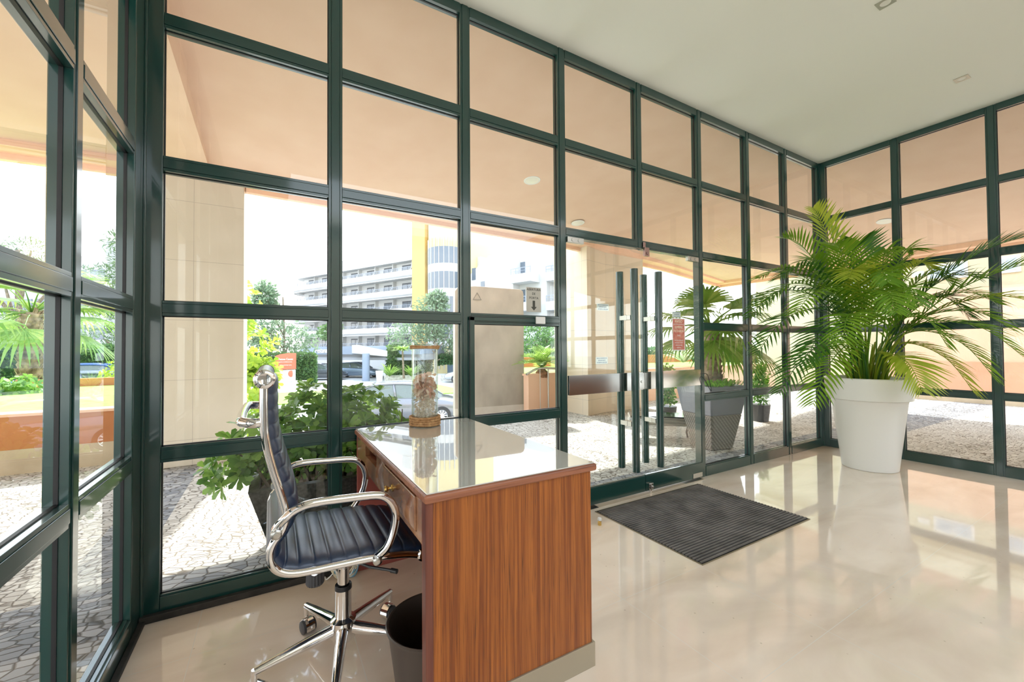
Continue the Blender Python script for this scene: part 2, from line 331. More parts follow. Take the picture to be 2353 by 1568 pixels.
# sash frame in the opening window between second and third post
s0, s1, z0, z1 = AX[1]+.034, AX[2]-.036, ROWS[0]+.0, ROWS[1]-.002
mb = MB(); t_ = .026
for k, (d, ww) in enumerate(((-.014, 0), (-.006, .009))):
    for (a, b, c, e_) in ((s0-.018+ww, s0+t_-.010, z0-.010, z1+.012-ww), (s0-.018+ww, s1, z1-.012, z1+.014-ww)):
        fbox(mb, mapA, a, b, d, .004, c, e_)
mb.build('sash_frame', GREEN, front, bevel=.002)
mb = MB(); fbox(mb, mapA, s0-.019, 1.55, -.0165, -.0135, z1+.0115, z1+.0145); fbox(mb, mapA, s0-.0195, s0-.0165, -.0165, -.0135, z0-.01, z1+.013); fbox(mb, mapA, s0-.004, s0-.001, -.0075, -.0055, z0, z1-.01); fbox(mb, mapA, s0-.004, 1.55, -.0075, -.0055, z1-.003, z1)
mb.build('sash_gasket', GASKET, front)

# ------------------------------------------------------------------ glass double door
DX0, DXM, DX1 = AX[2]+.036, 2.600, AX[4]-.036; DT = 1.972
def leaf(name, x0, x1, hx, hinge, label):
    d = struct(name, label)
    mb = MB().box(x0, x1, -.005, .005, .13, DT); g = mb.build('glass_leaf', GLASS, d, raw=True)
    mb = MB().box(x0, x1, -.016, .016, .012, .138); mb.box(x0, x1, -.010, .010, .136, .143); mb.build('bottom_rail', GREEN, d, bevel=.002)
    mb = MB().box(x0+.004, x1-.002, -.010, -.0052, .828, .970); mb.box(x0+.004, x1-.002, .0052, .010, .828, .970); mb.build('push_band', STEEL, d, bevel=.001)
    for (yy, nm) in ((-.072, 'inner_handle'), (.082, 'outer_handle')):
        mb = MB().cyl((hx, yy, .208), (hx, yy, 1.782), .0295, n=28); mb.build(nm, GREEN, d, smooth=True)
    for z in (.575, 1.405):
        mb = MB().box(hx-.028, hx+.012, -.052, .062, z-.018, z+.018); mb.box(hx-.0305, hx-.026, -.014, .014, z-.021, z+.021); mb.build('handle_bracket', SATIN, d, bevel=.002)
    if hinge == 'L':
        mb = MB().box(x0, x0+.15, -.013, .013, 1.934, DT+.002)
        for xx in (.045, .105): mb.cyl((x0+xx, -.0135, 1.953), (x0+xx, -.017, 1.953), .012)
    else:
        mb = MB().box(x1-.16, x1-.012, -.013, .013, 1.934, DT+.002); mb.cyl((x1-.115, -.0135, 1.953), (x1-.115, -.018, 1.953), .013); mb.cyl((x1-.055, -.0135, 1.953), (x1-.055, -.018, 1.953), .013)
    mb.build('top_patch', SATIN, d, bevel=.0015)
    return d
d1 = leaf('door_1', DX0, DXM-.003, 2.437, 'L', 'left glass door leaf with green bottom rail and mirror polished push band')
d2 = leaf('door_2', DXM+.003, DX1, 2.712, 'R', 'right glass door leaf with red notice stuck to it')
mb = MB().box(2.535, 2.597, -.022, -.010, .835, .965); mb.cyl((2.562, -.022, .895), (2.562, -.028, .895), .009); mb.build('lock_case', STEEL, d1, bevel=.002)
mb = MB().box(2.604, 2.660, -.020, -.010, .835, .965); mb.build('lock_case', SATIN, d2, bevel=.002)
mb = MB().box(2.612, 2.667, -.026, -.006, 1.913, 1.985); mb.cyl((2.643, -.026, 1.935), (2.643, -.034, 1.935), .011); mb.box(2.612, 2.64, -.012, .0, 1.985, 2.03); mb.build('top_bolt', P('bronze_bolt', (.42, .30, .28), .25, 1), d2, bevel=.002)
mb = MB().box(2.620, 2.668, -.036, -.016, .028, .075); mb.cyl((2.640, -.030, .0), (2.640, -.030, .07), .010); mb.cyl((2.655, -.036, .05), (2.655, -.048, .05), .006); mb.build('floor_bolt', CHROME, d2, bevel=.002)
mb = MB().box(3.19, 3.318, -.021, -.016, .018, .058); mb.cyl((3.215, -.021, .038), (3.215, -.0235, .038), .004); mb.cyl((3.29, -.021, .038), (3.29, -.0235, .038), .004); mb.build('pivot_shoe', SATIN, d2, bevel=.001)
tag(MB().box(3.06, 3.30, -.045, .04, .0, .004).build('pivot_plate', SATIN), 'satin metal floor plate under the hinge side of the right glass door', 'floor plate')
tag(MB().box(1.90, 2.07, -.05, .05, .0, .004).build('pivot_plate', BLACK), 'black floor plate under the hinge side of the left glass door', 'floor plate')
o = MB().box(AX[2]+.036, AX[4]-.036, -.05, .06, -.004, .0015).build('trim_2', noisy(P('threshold_stone', (.6, .5, .37), .35), (.55, .44, .31), (.66, .55, .42), 6)); o['kind'] = 'structure'
# thin black cable looping from the door band
tag(MB().tube(smoothpath([(3.335, -.016, .93), (3.372, -.040, .925), (3.40, -.045, .86), (3.425, -.045, .775), (3.395, -.045, .80), (3.35, -.035, .875), (3.335, -.016, .905)], 8), .0028, 8).build('door_cable', BLACK, smooth=True), 'thin black cable looping beside the right door post', 'cable')
# small switch box and thin conduit
t = thing('switch_box', 'small white square switch box on the transom under the grey door opening sign', 'switch box', (1.588, -.01, 1.335))
MB().box(1.550, 1.626, -.030, -.0165, 1.335, 1.384).build('cover', WHITE, t, bevel=.004)

# signs on the glass
GS = P('grey_sign', (.50, .48, .42), .5); DK = P('dark_print', (.06, .06, .05), .6); RED = P('red_print', (.55, .09, .05), .5); CREAMP = P('cream_print', (.85, .78, .6), .6); PAPER = P('paper_white', (.82, .82, .80), .6); BLUP = P('pale_blue_print', (.25, .30, .45), .6)
FA = lambda x, y, z: axes((1, 0, 0), (0, 0, 1), (0, -1, 0), (x, y, z))            # reads from inside, facing -y
FAm = lambda x, y, z: axes((-1, 0, 0), (0, 0, 1), (0, 1, 0), (x, y, z))           # printed for outside: mirrored from inside
t = thing('door_release_sign', 'grey rectangular sign reading ABERTURA DE PORTA with a down arrow', 'sign', (1.566, .026, 1.42))
MB().box(1.506, 1.626, .0245, .0285, 1.420, 1.590).build('plate', GS, t)
for i, s in enumerate(('ABERTURA', 'DE', 'PORTA')): text(s, .0235, FA(1.566, .024, 1.574-.029*i), DK, t)
MB().prism([(1.556, .0238, 1.498), (1.576, .0238, 1.498), (1.576, .0238, 1.455), (1.590, .0238, 1.455), (1.566, .0238, 1.430), (1.542, .0238, 1.455), (1.556, .0238, 1.455)], (0, .0008, 0)).build('arrow', DK, t)
def sticker(x, z, label, wd=.122, ht=.052, rot=0):
    t = thing('door_sticker', label, 'sticker', (x, .006, z-ht/2))
    MB().box(x-wd/2, x+wd/2, .0055, .0062, z-ht/2, z+ht/2).build('film', PAPER, t)
    for i, s in enumerate(('AO ENTRAR OU SAIR', 'POR FAVOR', 'FECHE A PORTA')): text(s, .0135 if i else .0105, axes((-1, 0, 0), (0, 0, 1), (0, 1, 0), (x, .0050, z+.016-.016*i)), BLUP, t)
sticker(2.182, 1.479, 'upper of two small white stickers on the left door leaf')
sticker(2.166, 1.073, 'lower small white sticker on the left door leaf just above the push band')
sticker(3.030, 1.452, 'small pale sticker on the right door leaf above the red notice', .112, .048)
t = thing('closed_door_notice', 'red notice headed AVISO stuck on the right door leaf', 'notice', (3.04, -.006, 1.14))
MB().box(2.957, 3.124, -.0066, -.0056, 1.140, 1.420).build('paper', PAPER, t)
MB().box(2.966, 3.115, -.0072, -.0067, 1.148, 1.412).build('red_field', noisy(P('faded_red', (.6, .2, .15), .6), (.52, .13, .09), (.68, .30, .22), 40), t)
for s, sz, z in (('AVISO', .036, 1.392), ('ESTA PORTA DEVE ESTAR', .0115, 1.367), ('SEMPRE', .032, 1.340), ('FECHADA', .030, 1.308), ('24 H', .020, 1.270)): text(s, sz, FA(3.04, -.0075, z), CREAMP if sz > .02 else PAPER, t)
for i, s in enumerate(('PARA SUA SEGURANCA', 'MANTENHA A PORTA', 'SEMPRE FECHADA', 'OBRIGADO')): text(s, .011, FA(3.04, -.0075, 1.228-.021*i), PAPER, t)

# ------------------------------------------------------------------ ceiling downlights
def downlight(x, y, label, on=True):
    t = thing('downlight', label, 'ceiling light', (x, y, ZC), 'square recessed downlights')
    mb = MB(); a, r = .042, .028; n = 24; z0, z1 = ZC-.004, ZC-.0005
    ring = [(x+r*math.cos(2*PI*k/n), y+r*math.sin(2*PI*k/n)) for k in range(n)]
    sq = []
    for k in range(n):
        c, s = math.cos(2*PI*k/n), math.sin(2*PI*k/n); q = max(abs(c), abs(s)); sq.append((x+a*c/q, y+a*s/q))
    vs_ = [(*p, z0) for p in ring]+[(*p, z0) for p in sq]+[(*p, z1) for p in sq]+[(*p, z1) for p in ring]
    fs_ = []
    for b0 in (0, n, 2*n):
        fs_ += [(b0+k, b0+(k+1) % n, b0+n+(k+1) % n, b0+n+k) for k in range(n)]
    mb.add(vs_, fs_); mb.build('trim_plate', P('downlight_plate', (.42, .41, .33), .35, .6), t)
    mb = MB(); mb.lathe([(r-.001, z0+.0005), (r-.006, z1-.0006), (0.0001, z1-.0008)], (x, y, 0), 24); 
    lm = P('lamp_lens', (.75, .74, .66), .4); b_ = lm.node_tree.nodes['Principled BSDF']; b_.inputs['Emission Color'].default_value = (1, .95, .82, 1); b_.inputs['Emission Strength'].default_value = .0
    mb.build('lamp', lm, t)
downlight(4.843, -1.345, 'small square recessed downlight at upper right of the ceiling')
downlight(3.345, -1.335, 'square recessed downlight cut off by the top edge of the photo')
def lamp(x, y, z, e_, size=.5, col=(1, .95, .88)):
    l = bpy.data.lights.new('ceiling_lamp', 'AREA'); l.energy = e_; l.shape = 'DISK'; l.size = size; l.color = col; o_ = bpy.data.objects.new('ceiling_lamp', l); C.objects.link(o_); o_.location = (x, y, z); return o_


# ------------------------------------------------------------------ exterior: terrace, soffit, columns, walls
o = MB().box(-9, 12.6, .06, 4.3, -.35, -.004).build('terrace_paving_front', COBBLE); tag(o, 'cream cobbled terrace outside the front glass wall with grey border', 'paving', kind='structure')
o = MB().box(XB+.06, 12.6, -8, .06, -.35, -.004).build('terrace_paving_right', COBBLE); tag(o, 'cream cobbled yard outside the right glass wall', 'paving', kind='structure')
o = MB().box(-9, XC-.06, -8, .06, -.35, -.004).build('terrace_paving_left', COBBLE); tag(o, 'cobbled terrace outside the left glass wall', 'paving', kind='structure')
ZE = 3.0; ZF = 3.37
edge = [(-9, 3.9), (-4, 3.3), (-.25, 3.02), (4.2, 3.30), (7.4, 3.65), (9.75, 3.95)]
ZB = 2.76
mb = MB()
def slab(poly):   # poly of (x,y,z): underside, given thickness upward to z 3.9
    n = len(poly); mb.add([*poly, *[(x, y, 3.95) for x, y, z in poly]], [tuple(range(n)), tuple(range(n, 2*n))[::-1]]+[(i, (i+1) % n, n+(i+1) % n, n+i) for i in range(n)])
yA = .062
slab([(XC-.062, yA, ZF), (XB+.062, yA, ZF), (5.7, 3.45, ZE), (4.2, 3.30, ZE), (-.25, 3.02, ZE), (-.55, 3.04, ZE)])
slab([(XB+.062, yA, ZF), (XB+.062, -8, ZF), (9.7, -8, ZB), (9.7, .2, ZB)]); slab([(XB+.062, yA, ZF), (9.7, .2, ZB), (9.7, 3.94, ZB), (7.4, 3.65, 2.9), (5.7, 3.45, ZE)])
slab([(XC-.062, yA, ZF), (-.55, 3.04, ZE), (-4, 3.3, ZE), (-9, 3.9, ZE), (-9, -.5, ZE), (-6, -8, ZE), (XC-.062, -8, ZF)])
o = mb.build('portico_soffit', PEACH); tag(o, 'peach soffit of the entrance canopy over the terrace', 'soffit', kind='structure')
mb = MB()
pts = [Vector((x, y, 0)) for x, y in edge]+[Vector((9.72, -8, 0))]
for i in range(len(pts)-1):
    a, b = pts[i], pts[i+1]; d = (b-a).normalized(); n_ = Vector((d.y, -d.x, 0)) if i < len(pts)-2 else Vector((-1, 0, 0))
    last = i == len(pts)-2
    for (k0, k1, z0, z1) in ((-.02, .05, 2.90, 3.96), (.05, .26, 2.955, 3.05)):
        za_, zb_ = (z0-.24, z0-.24) if last else (z0, z0-(.1 if i == 3 else .24 if i == 4 else 0)); 
        if i == 4: za_ = z0-.1
        mb.hexa([a+n_*k0+Vector((0, 0, za_)), b+n_*k0+Vector((0, 0, zb_)), b+n_*k1+Vector((0, 0, zb_)), a+n_*k1+Vector((0, 0, za_))], [a+n_*k0+Vector((0, 0, z1)), b+n_*k0+Vector((0, 0, z1)), b+n_*k1+Vector((0, 0, z1)), a+n_*k1+Vector((0, 0, z1))])
o = mb.build('portico_fascia', PEACHW); tag(o, 'peach edge beam of the entrance canopy', 'fascia', kind='structure')
def soffit_lamp(x, y, label):
    z = ZF-(ZF-ZE)*((y-.06)/3.05) if y > .06 and x < XB+.1 else ZF-(ZF-ZB)*((x-XB)/4.09)
    if x < XB+.1: rot = Matrix.Rotation(-math.atan((ZF-ZE)/3.05), 4, 'X')
    else: rot = Matrix.Rotation(math.atan((ZF-ZB)/4.1), 4, 'Y')
    t = thing('soffit_lamp', label, 'ceiling light', (x, y, z), 'round lamps under the canopy')
    M_ = Matrix.Translation((x, y, z-.006)) @ rot
    MB().lathe([(.10, .006), (.098, -.002), (.085, -.004), (.078, .0)], n=32, M=rot, c=(x, y, z-.006)).build('rim', WHITE, t, smooth=True)
    MB().lathe([(.08, -.001), (.05, -.006), (.001, -.008)], n=32, M=rot, c=(x, y, z-.006)).build('diffuser', P('opal', (.8, .78, .7), .3), t, smooth=True)
soffit_lamp(2.67, 1.72, 'round flush lamp on the peach soffit seen through the third bay')
soffit_lamp(4.02, 2.52, 'faint round lamp on the peach soffit above the left door')
soffit_lamp(7.9, .12, 'round lamp on the peach soffit seen right of the corner post')

def stonemat(name, c1, c2, bw, bh, ox=0, oz=0, joint=(.45, .40, .33), rough=.7):
    m = noisy(P(name, c1, rough), c1, c2, 2.2, 6, (1, 1, 1)); b = m.node_tree.nodes['Principled BSDF']; src = b.inputs['Base Color'].links[0].from_socket
    tc = N(m, 'ShaderNodeTexCoord'); sx = N(m, 'ShaderNodeSeparateXYZ'); cx = N(m, 'ShaderNodeCombineXYZ'); L(m, tc.outputs['Object'], sx.inputs[0])
    a1 = N(m, 'ShaderNodeMath', operation='ADD'); a1.inputs[1].default_value = ox+bw*20; a2 = N(m, 'ShaderNodeMath', operation='ADD'); a2.inputs[1].default_value = oz+bh*20
    ay = N(m, 'ShaderNodeMath', operation='ADD'); L(m, sx.outputs['X'], ay.inputs[0]); L(m, sx.outputs['Y'], ay.inputs[1])
    L(m, ay.outputs[0], a1.inputs[0]); L(m, sx.outputs['Z'], a2.inputs[0]); L(m, a1.outputs[0], cx.inputs[0]); L(m, a2.outputs[0], cx.inputs[1])
    br = N(m, 'ShaderNodeTexBrick', offset=0, squash=1); br.inputs['Scale'].default_value = 1; br.inputs['Brick Width'].default_value = bw; br.inputs['Row Height'].default_value = bh; br.inputs['Mortar Size'].default_value = .0028; br.inputs['Mortar Smooth'].default_value = .3; br.inputs['Bias'].default_value = -1
    br.inputs['Color1'].default_value = (0, 0, 0, 1); br.inputs['Color2'].default_value = (0, 0, 0, 1); br.inputs['Mortar'].default_value = (1, 1, 1, 1); L(m, cx.outputs[0], br.inputs['Vector'])
    mx = N(m, 'ShaderNodeMix', data_type='RGBA'); mx.inputs[7].default_value = (*joint, 1); L(m, br.outputs['Color'], mx.inputs[0]); L(m, src, mx.inputs[6]); L(m, mx.outputs[2], b.inputs['Base Color'])
    return m
# joints of column 1: vertical at x=-.70 (y 2.95), horizontal at z .872, 2.085 and 2.75
STONE1 = stonemat('travertine_1', (.60, .54, .43), (.66, .60, .50), .80, .61, ox=-(-.695+2.95), oz=-.87)
STONE2 = stonemat('travertine_2', (.70, .58, .44), (.76, .64, .50), .80, .61, ox=-(5.6+3.2), oz=-.87)
o = MB().box(-1.04, -.262, 2.95, 3.75, -.004, 3.02).build('stone_column', STONE1, bevel=.006); tag(o, 'wide beige stone clad column outside the first bay of the front glass wall', 'column', 'stone clad columns')
o = MB().hexa([(4.72, 3.14, -.004), (5.30, 3.30, -.004), (5.30, 4.1, -.004), (4.72, 4.1, -.004)], [(4.72, 3.14, 3.02), (5.30, 3.30, 3.02), (5.30, 4.1, 3.02), (4.72, 4.1, 3.02)]).box(5.301, 6.28, 3.30, 4.1, -.004, 3.02).build('stone_column', STONE2); tag(o, 'pale stone clad column seen through the left door leaf', 'column', 'stone clad columns')
# stele
poly = [(2.735, 4.3, -.003), (4.055, 4.15, -.003), (4.055, 4.15, 2.17), (4.04, 4.152, 2.235), (3.98, 4.158, 2.262), (3.1, 4.25, 2.275), (2.80, 4.29, 2.24), (2.745, 4.299, 2.17)]
t = thing('stone_stele', 'tall grey concrete slab standing outside beside the orange garden wall', 'stele', (3.4, 4.25, 0))
CONC = noisy(P('concrete', (.45, .40, .34), .8), (.36, .32, .27), (.50, .45, .38), 3, 8, (1, 1, .6))
MB().prism(poly, (.012, .12, 0)).build('slab', CONC, t, bevel=.01)
MB().prism([(2.735, 4.294, -.003), (4.06, 4.143, -.003), (4.06, 4.143, .13), (2.735, 4.294, .13)], (0, .01, 0)).build('base_band', noisy(P('pale_band', (.6, .55, .48), .8), (.55, .5, .43), (.65, .6, .53), 4), t)
tri = []; cx_, cz_ = 3.145, 2.09; dx = Vector((1.32, -.15, 0)).normalized()
def tpt(a, b): return Vector((cx_, 4.3-(cx_-2.735)/1.32*.15-.006, cz_))+dx*a+Vector((0, 0, b))
mb = MB(); T = [(-.075, -.055), (.075, -.055), (0, .07)]
mb.tube([tpt(*p) for p in T], .006, 6, closed=True); mb.build('triangle_mark', P('dark_line', (.2, .18, .16), .7), t)

# left garden wall
t = thing('garden_wall', 'long orange garden wall with beige plinth outside the left glass wall', 'garden wall', (-5, 3.45, 0))
MB().box(-9, -1.04, 3.45, 3.66, -.004, .232).build('plinth', BEIGE, t); MB().box(-9, -1.04, 3.455, 3.655, .232, .548).build('wall_body', ORANGE, t)
MB().box(-9, -1.04, 3.435, 3.67, .548, .575).build('coping', PEACHW, t)
# garden wall near the door with ramp end and steel handrail
t = thing('garden_wall', 'peach garden wall with steel handrail beside the concrete slab', 'garden wall', (4.6, 4.0, 0))
MB().hexa([(4.02, 3.95, -.004), (12.25, 3.95, -.004), (12.25, 4.12, -.004), (4.02, 4.12, -.004)], [(4.02, 3.95, .66), (12.25, 3.95, .66), (12.25, 4.12, .66), (4.02, 4.12, .66)]).build('wall_body', PEACHW, t)
MB().box(4.0, 12.25, 3.94, 4.13, .66, .70).build('coping', PEACHW, t)
hr = MB().tube(smoothpath([(3.93, 3.88, .70), (4.20, 3.88, .80), (4.60, 3.88, .785), (5.05, 3.88, .765)], 5), .022, 12)
hr.cyl((4.42, 3.90, 0), (4.42, 3.90, .78), .014); hr.cyl((4.24, 3.90, 0), (4.24, 3.90, .78), .006); hr.build('handrail', SATIN, t, smooth=True)
GRASS = noisy(P('grass', (.18, .34, .05), .9), (.16, .30, .04), (.34, .50, .09), 12, 6, bump=.4)
o = MB().prism([(4.05, 4.12, -.3), (12.25, 4.12, -.3), (12.25, 8, -.3), (5.6, 8, -.3)], (0, 0, .985)).build('raised_lawn', GRASS); tag(o, 'raised lawn bed behind the peach garden wall', 'lawn', kind='structure')
o = MB().box(5.1, 12.25, 6.6, 6.75, .68, .93).build('planter_wall', ORANGE); tag(o, 'low orange planter wall across the raised lawn', 'planter wall')
o = MB().box(-9, -1.04, 3.66, 8.2, -.6, .52).build('lawn_left', GRASS); tag(o, 'lawn behind the orange garden wall on the left', 'lawn', kind='structure')
# right: tall peach yard wall and pale building above it
t = thing('yard_wall', 'tall peach rendered yard wall seen through the right glass wall', 'garden wall', (12.3, -3, 0))
MB().box(12.3, 12.55, -8, 1.45, .83, 2.33).build('upper_band', PEACHW, t); MB().box(12.27, 12.56, -8, 1.45, .10, .83).build('lower_band', noisy(P('peach_plinth', (.75, .4, .25), .9), (.68, .36, .23), (.76, .44, .29), 2), t)
MB().box(12.24, 12.57, -8, 1.45, -.004, .10).build('base_band', BEIGE, t)
t = thing('annexe_building', 'pale yellow annexe building beyond the yard wall', 'building', (13.2, 0, 0))
CREAMW = noisy(P('cream_wall', (.60, .55, .38), .9), (.56, .51, .35), (.63, .58, .41), 1, 3); SKYG = P('sky_glass', (.45, .55, .66), .2, 0, .6)
MB().box(12.8, 17, -9, 4.75, -.004, 5.2).build('wall', CREAMW, t); MB().box(12.66, 12.8, -9, 4.8, 3.28, 3.42).build('cornice', CREAMW, t); MB().box(12.60, 12.8, -9, 4.85, 3.42, 3.52).build('cornice', CREAMW, t)
for y0, z0, wd, ht in ((.30, 2.62, .62, .34), (-.42, 2.62, .40, .34), (-1.6, 2.62, .7, .34), (1.75, 2.62, .6, .30), (.98, 2.74, .20, .12)):
    f = MB().box(12.77, 12.80, y0, y0+wd, z0, z0+ht).build('window', WHITE, t); MB().box(12.762, 12.772, y0+.05, y0+wd*.48, z0+.05, z0+ht-.05).box(12.762, 12.772, y0+wd*.52, y0+wd-.05, z0+.05, z0+ht-.05).build('pane', SKYG, f)
# street level
ROADM = noisy(P('pale_asphalt', (.5, .5, .5), .9), (.46, .46, .46), (.56, .56, .55), 3, 5)
o = MB().box(-160, 160, 4.31, 260, -2.2, -1.50).build('street', ROADM); tag(o, 'pale street below the terrace', 'road', kind='structure')
for nm, x0, x1, y0, y1, lb in (('verge', -8, 10.5, 20.5, 26.5, 'bright green grass strip across the street'), ('verge', -30, -4.6, 8.3, 22, 'green lawn by the street at far left')):
    o = MB().box(x0, x1, y0, y1, -1.51, -1.44).build(nm, GRASS); tag(o, lb, 'grass', kind='structure')

# ------------------------------------------------------------------ desk
DZ = .745; dx0, dx1, dy0, dy1 = .385, 1.045, -1.187, -.012
desk = thing('reception_desk', 'wooden reception desk with white glass top standing against the front glass wall', 'desk', (.7, -.6, 0))
# moulded wooden rim, white glass inlay
mb = MB()
def rim(z0, z1, g): mb.box(dx0+g, dx1-g, dy0+g, dy1-g, z0, z1)
rim(DZ-.030, DZ-.004, .0); mb.build('top_rim', woodmat('rim_wood', (.26, .09, .045), (.42, .17, .09), (.12, .04, .02), 'X', .8), desk, bevel=.008, seg=3)
TOPG = P('white_glass_top', (.66, .66, .60), .03, spec=.8, coat=1); TOPG.node_tree.nodes['Principled BSDF'].inputs['Coat Roughness'].default_value = .0; TOPG.node_tree.nodes['Principled BSDF'].inputs['Coat IOR'].default_value = 1.7
MB().box(dx0+.008, dx1-.008, dy0+.008, dy1-.006, DZ-.004, DZ).build('glass_top', TOPG, desk, bevel=.0015)
# near end panel (faces the camera), with edge strip, and steel kick plate
MB().box(dx0+.030, dx1-.022, dy0+.014, dy0+.044, .088, DZ-.030).build('end_panel', WOOD, desk, bevel=.001)
MB().box(dx0+.006, dx0+.030, dy0+.012, dy0+.046, 0, DZ-.030).build('edge_strip', woodmat('dark_edge', (.13, .035, .022), (.22, .07, .04), (.06, .02, .01), 'Z', .7), desk, bevel=.001)
MB().box(dx0+.030, dx1-.012, dy0+.008, dy0+.048, 0, .088).build('kick_plate', P('pale_metal_plinth', (.42, .37, .27), .30, .5), desk, bevel=.001)
MB().box(dx0+.010, dx1-.022, dy1-.040, dy1-.012, 0, DZ-.030).build('end_panel', P('red_brown_panel', (.34, .09, .07), .4), desk, bevel=.001)
WP = P('white_laminate', (.74, .73, .68), .35)
MB().box(dx1-.045, dx1-.024, dy0+.046, dy1-.042, 0, DZ-.032).build('back_panel', WP, desk)
# apron with niche opening and drawer
ax = dx0+.010; apz0, apz1 = .578, DZ-.030
nz0, nz1, ny0, ny1 = .655, .702, -.505, -.262       # niche
qy0, qy1, qz0, qz1 = -1.075, -.660, .598, .706      # drawer front
mb = MB()
for (y0, y1, z0, z1) in ((dy0+.048, qy0-.003, apz0, apz1), (qy0-.003, qy1+.003, apz0, qz0-.003), (qy0-.003, qy1+.003, qz1+.003, apz1), (qy1+.003, ny0, apz0, apz1), (ny0, ny1, apz0, nz0), (ny0, ny1, nz1, apz1), (ny1, dy1-.042, apz0, apz1)):
    mb.box(ax, ax+.020, y0, y1, z0, z1)
mb.build('apron', BURL, desk)
MB().box(ax+.020, ax+.30, ny0-.012, ny0, nz0-.01, nz1+.01).box(ax+.02, ax+.30, ny1, ny1+.012, nz0-.01, nz1+.01).box(ax+.02, ax+.30, ny0, ny1, nz0-.012, nz0).box(ax+.288, ax+.30, ny0, ny1, nz0, nz1).build('niche', WOODR, desk)
dr = MB().box(ax-.006, ax+.016, qy0, qy1, qz0, qz1).box(ax+.020, ax+.42, qy0+.02, qy1-.02, qz0+.01, qz1-.02).build('drawer', BURL, desk, bevel=.004)
mb = MB(); ky, kz = -.800, .655
Mk = Matrix.Translation((ax-.006, ky, kz)) @ Matrix.Rotation(-PI/2, 4, 'Y')
mb.lathe([(.013, 0), (.013, .003), (.006, .005), (.005, .012), (.0105, .019), (.012, .024), (.009, .029), (.0001, .030)], (0, 0, 0), 24, M=Mk); mb.build('knob', BRASS, dr, smooth=True)
tagd = dr

# ------------------------------------------------------------------ glass vase of shells with rope
vx, vy, vz = .738, -.125, DZ; vr = .0715
vase = thing('shell_vase', 'tall clear glass cylinder of seashells with rope round its foot, on the desk', 'vase', (vx, vy, vz))
CG = glassmat('vase_glass', (.985, .995, .99), .06, 3.2)
mb = MB(); mb.lathe([(vr-.012, .001), (vr-.004, .002), (vr, .008), (vr, .458), (vr-.002, .462), (vr-.005, .458), (vr-.005, .012), (vr-.014, .008), (.0001, .008)], (vx, vy, vz), 56); mb.build('glass_cylinder', CG, vase, smooth=True)
ROPE = noisy(P('jute_rope', (.5, .28, .11), .9), (.36, .18, .07), (.62, .38, .18), 60, 3, bump=.5)
mb = MB()
def rope(z, R_, rr, tw, ph=0, wob=0):
    for s in range(3):                        # three twisted strands
        pts = []
        n = 150
        for k in range(n):
            a = 2*PI*k/n; q = tw*a+2*PI*s/3+ph
            pts.append((vx+(R_+rr*.52*math.cos(q))*math.cos(a), vy+(R_+rr*.52*math.cos(q))*math.sin(a), z+rr*.52*math.sin(q)+wob*math.sin(a*2+ph)))
        mb.tube(pts, rr*.56, 7, closed=True)
for i in range(4): rope(vz+.011+.0125*i, vr+.0075, .0075, 36, i*.7, .0012)
mb.build('base_rope', ROPE, vase, smooth='all')
mb = MB(); rope(vz+.430, vr+.005, .005, 26, 0, .0015); rope(vz+.4385, vr+.005, .005, 26, 1.2, .0022)
rg = random.Random(3)
for k in range(14):
    a = rg.uniform(0, 6.28); mb.tube(smoothpath([(vx+(vr+.006)*math.cos(a), vy+(vr+.006)*math.sin(a), vz+.432), (vx+(vr+.014)*math.cos(a+.1), vy+(vr+.014)*math.sin(a+.1), vz+.440+rg.uniform(-.006, .01)), (vx+(vr+.020)*math.cos(a+.2), vy+(vr+.020)*math.sin(a+.2), vz+.432+rg.uniform(-.01, .02))], 3), .0007, 4)
mb.build('neck_twine', ROPE, vase, smooth='all')
def shells(name, n, z0, z1, smin, smax, mat, seed, label):
    rg = random.Random(seed); mb = MB()
    for i in range(n):
        z = z0+(z1-z0)*rg.random(); r = (vr-.008-smax*.5)*math.sqrt(rg.random()); a = rg.uniform(0, 6.28); s = rg.uniform(smin, smax)
        Mx = Matrix.Translation((vx+r*math.cos(a), vy+r*math.sin(a), z)) @ Matrix.Rotation(rg.uniform(0, 6.28), 4, Vector((rg.uniform(-1, 1), rg.uniform(-1, 1), rg.uniform(-1, 1))).normalized())
        vs_ = []; fs_ = []; n1, n2 = 8, 4; el = rg.uniform(.55, 1.1)
        for q in range(n2+1):                 # a ribbed scallop bowl
            rr = s*(q/n2)
            for k in range(n1+1):
                t = -1.25+2.5*k/n1; rib = 1+.10*(k % 2)
                v = Vector((rr*math.sin(t)*el, rr*math.cos(t)*rib, s*.45*math.sqrt(max(0, 1-(q/n2)**2)))); vs_.append(Mx @ v)
        for q in range(n2):
            for k in range(n1): fs_.append((q*(n1+1)+k, q*(n1+1)+k+1, (q+1)*(n1+1)+k+1, (q+1)*(n1+1)+k))
        mb.add(vs_, fs_)
    o = mb.build(name, mat, None, smooth='all'); tag(o, label, 'shells', kind='stuff'); return o
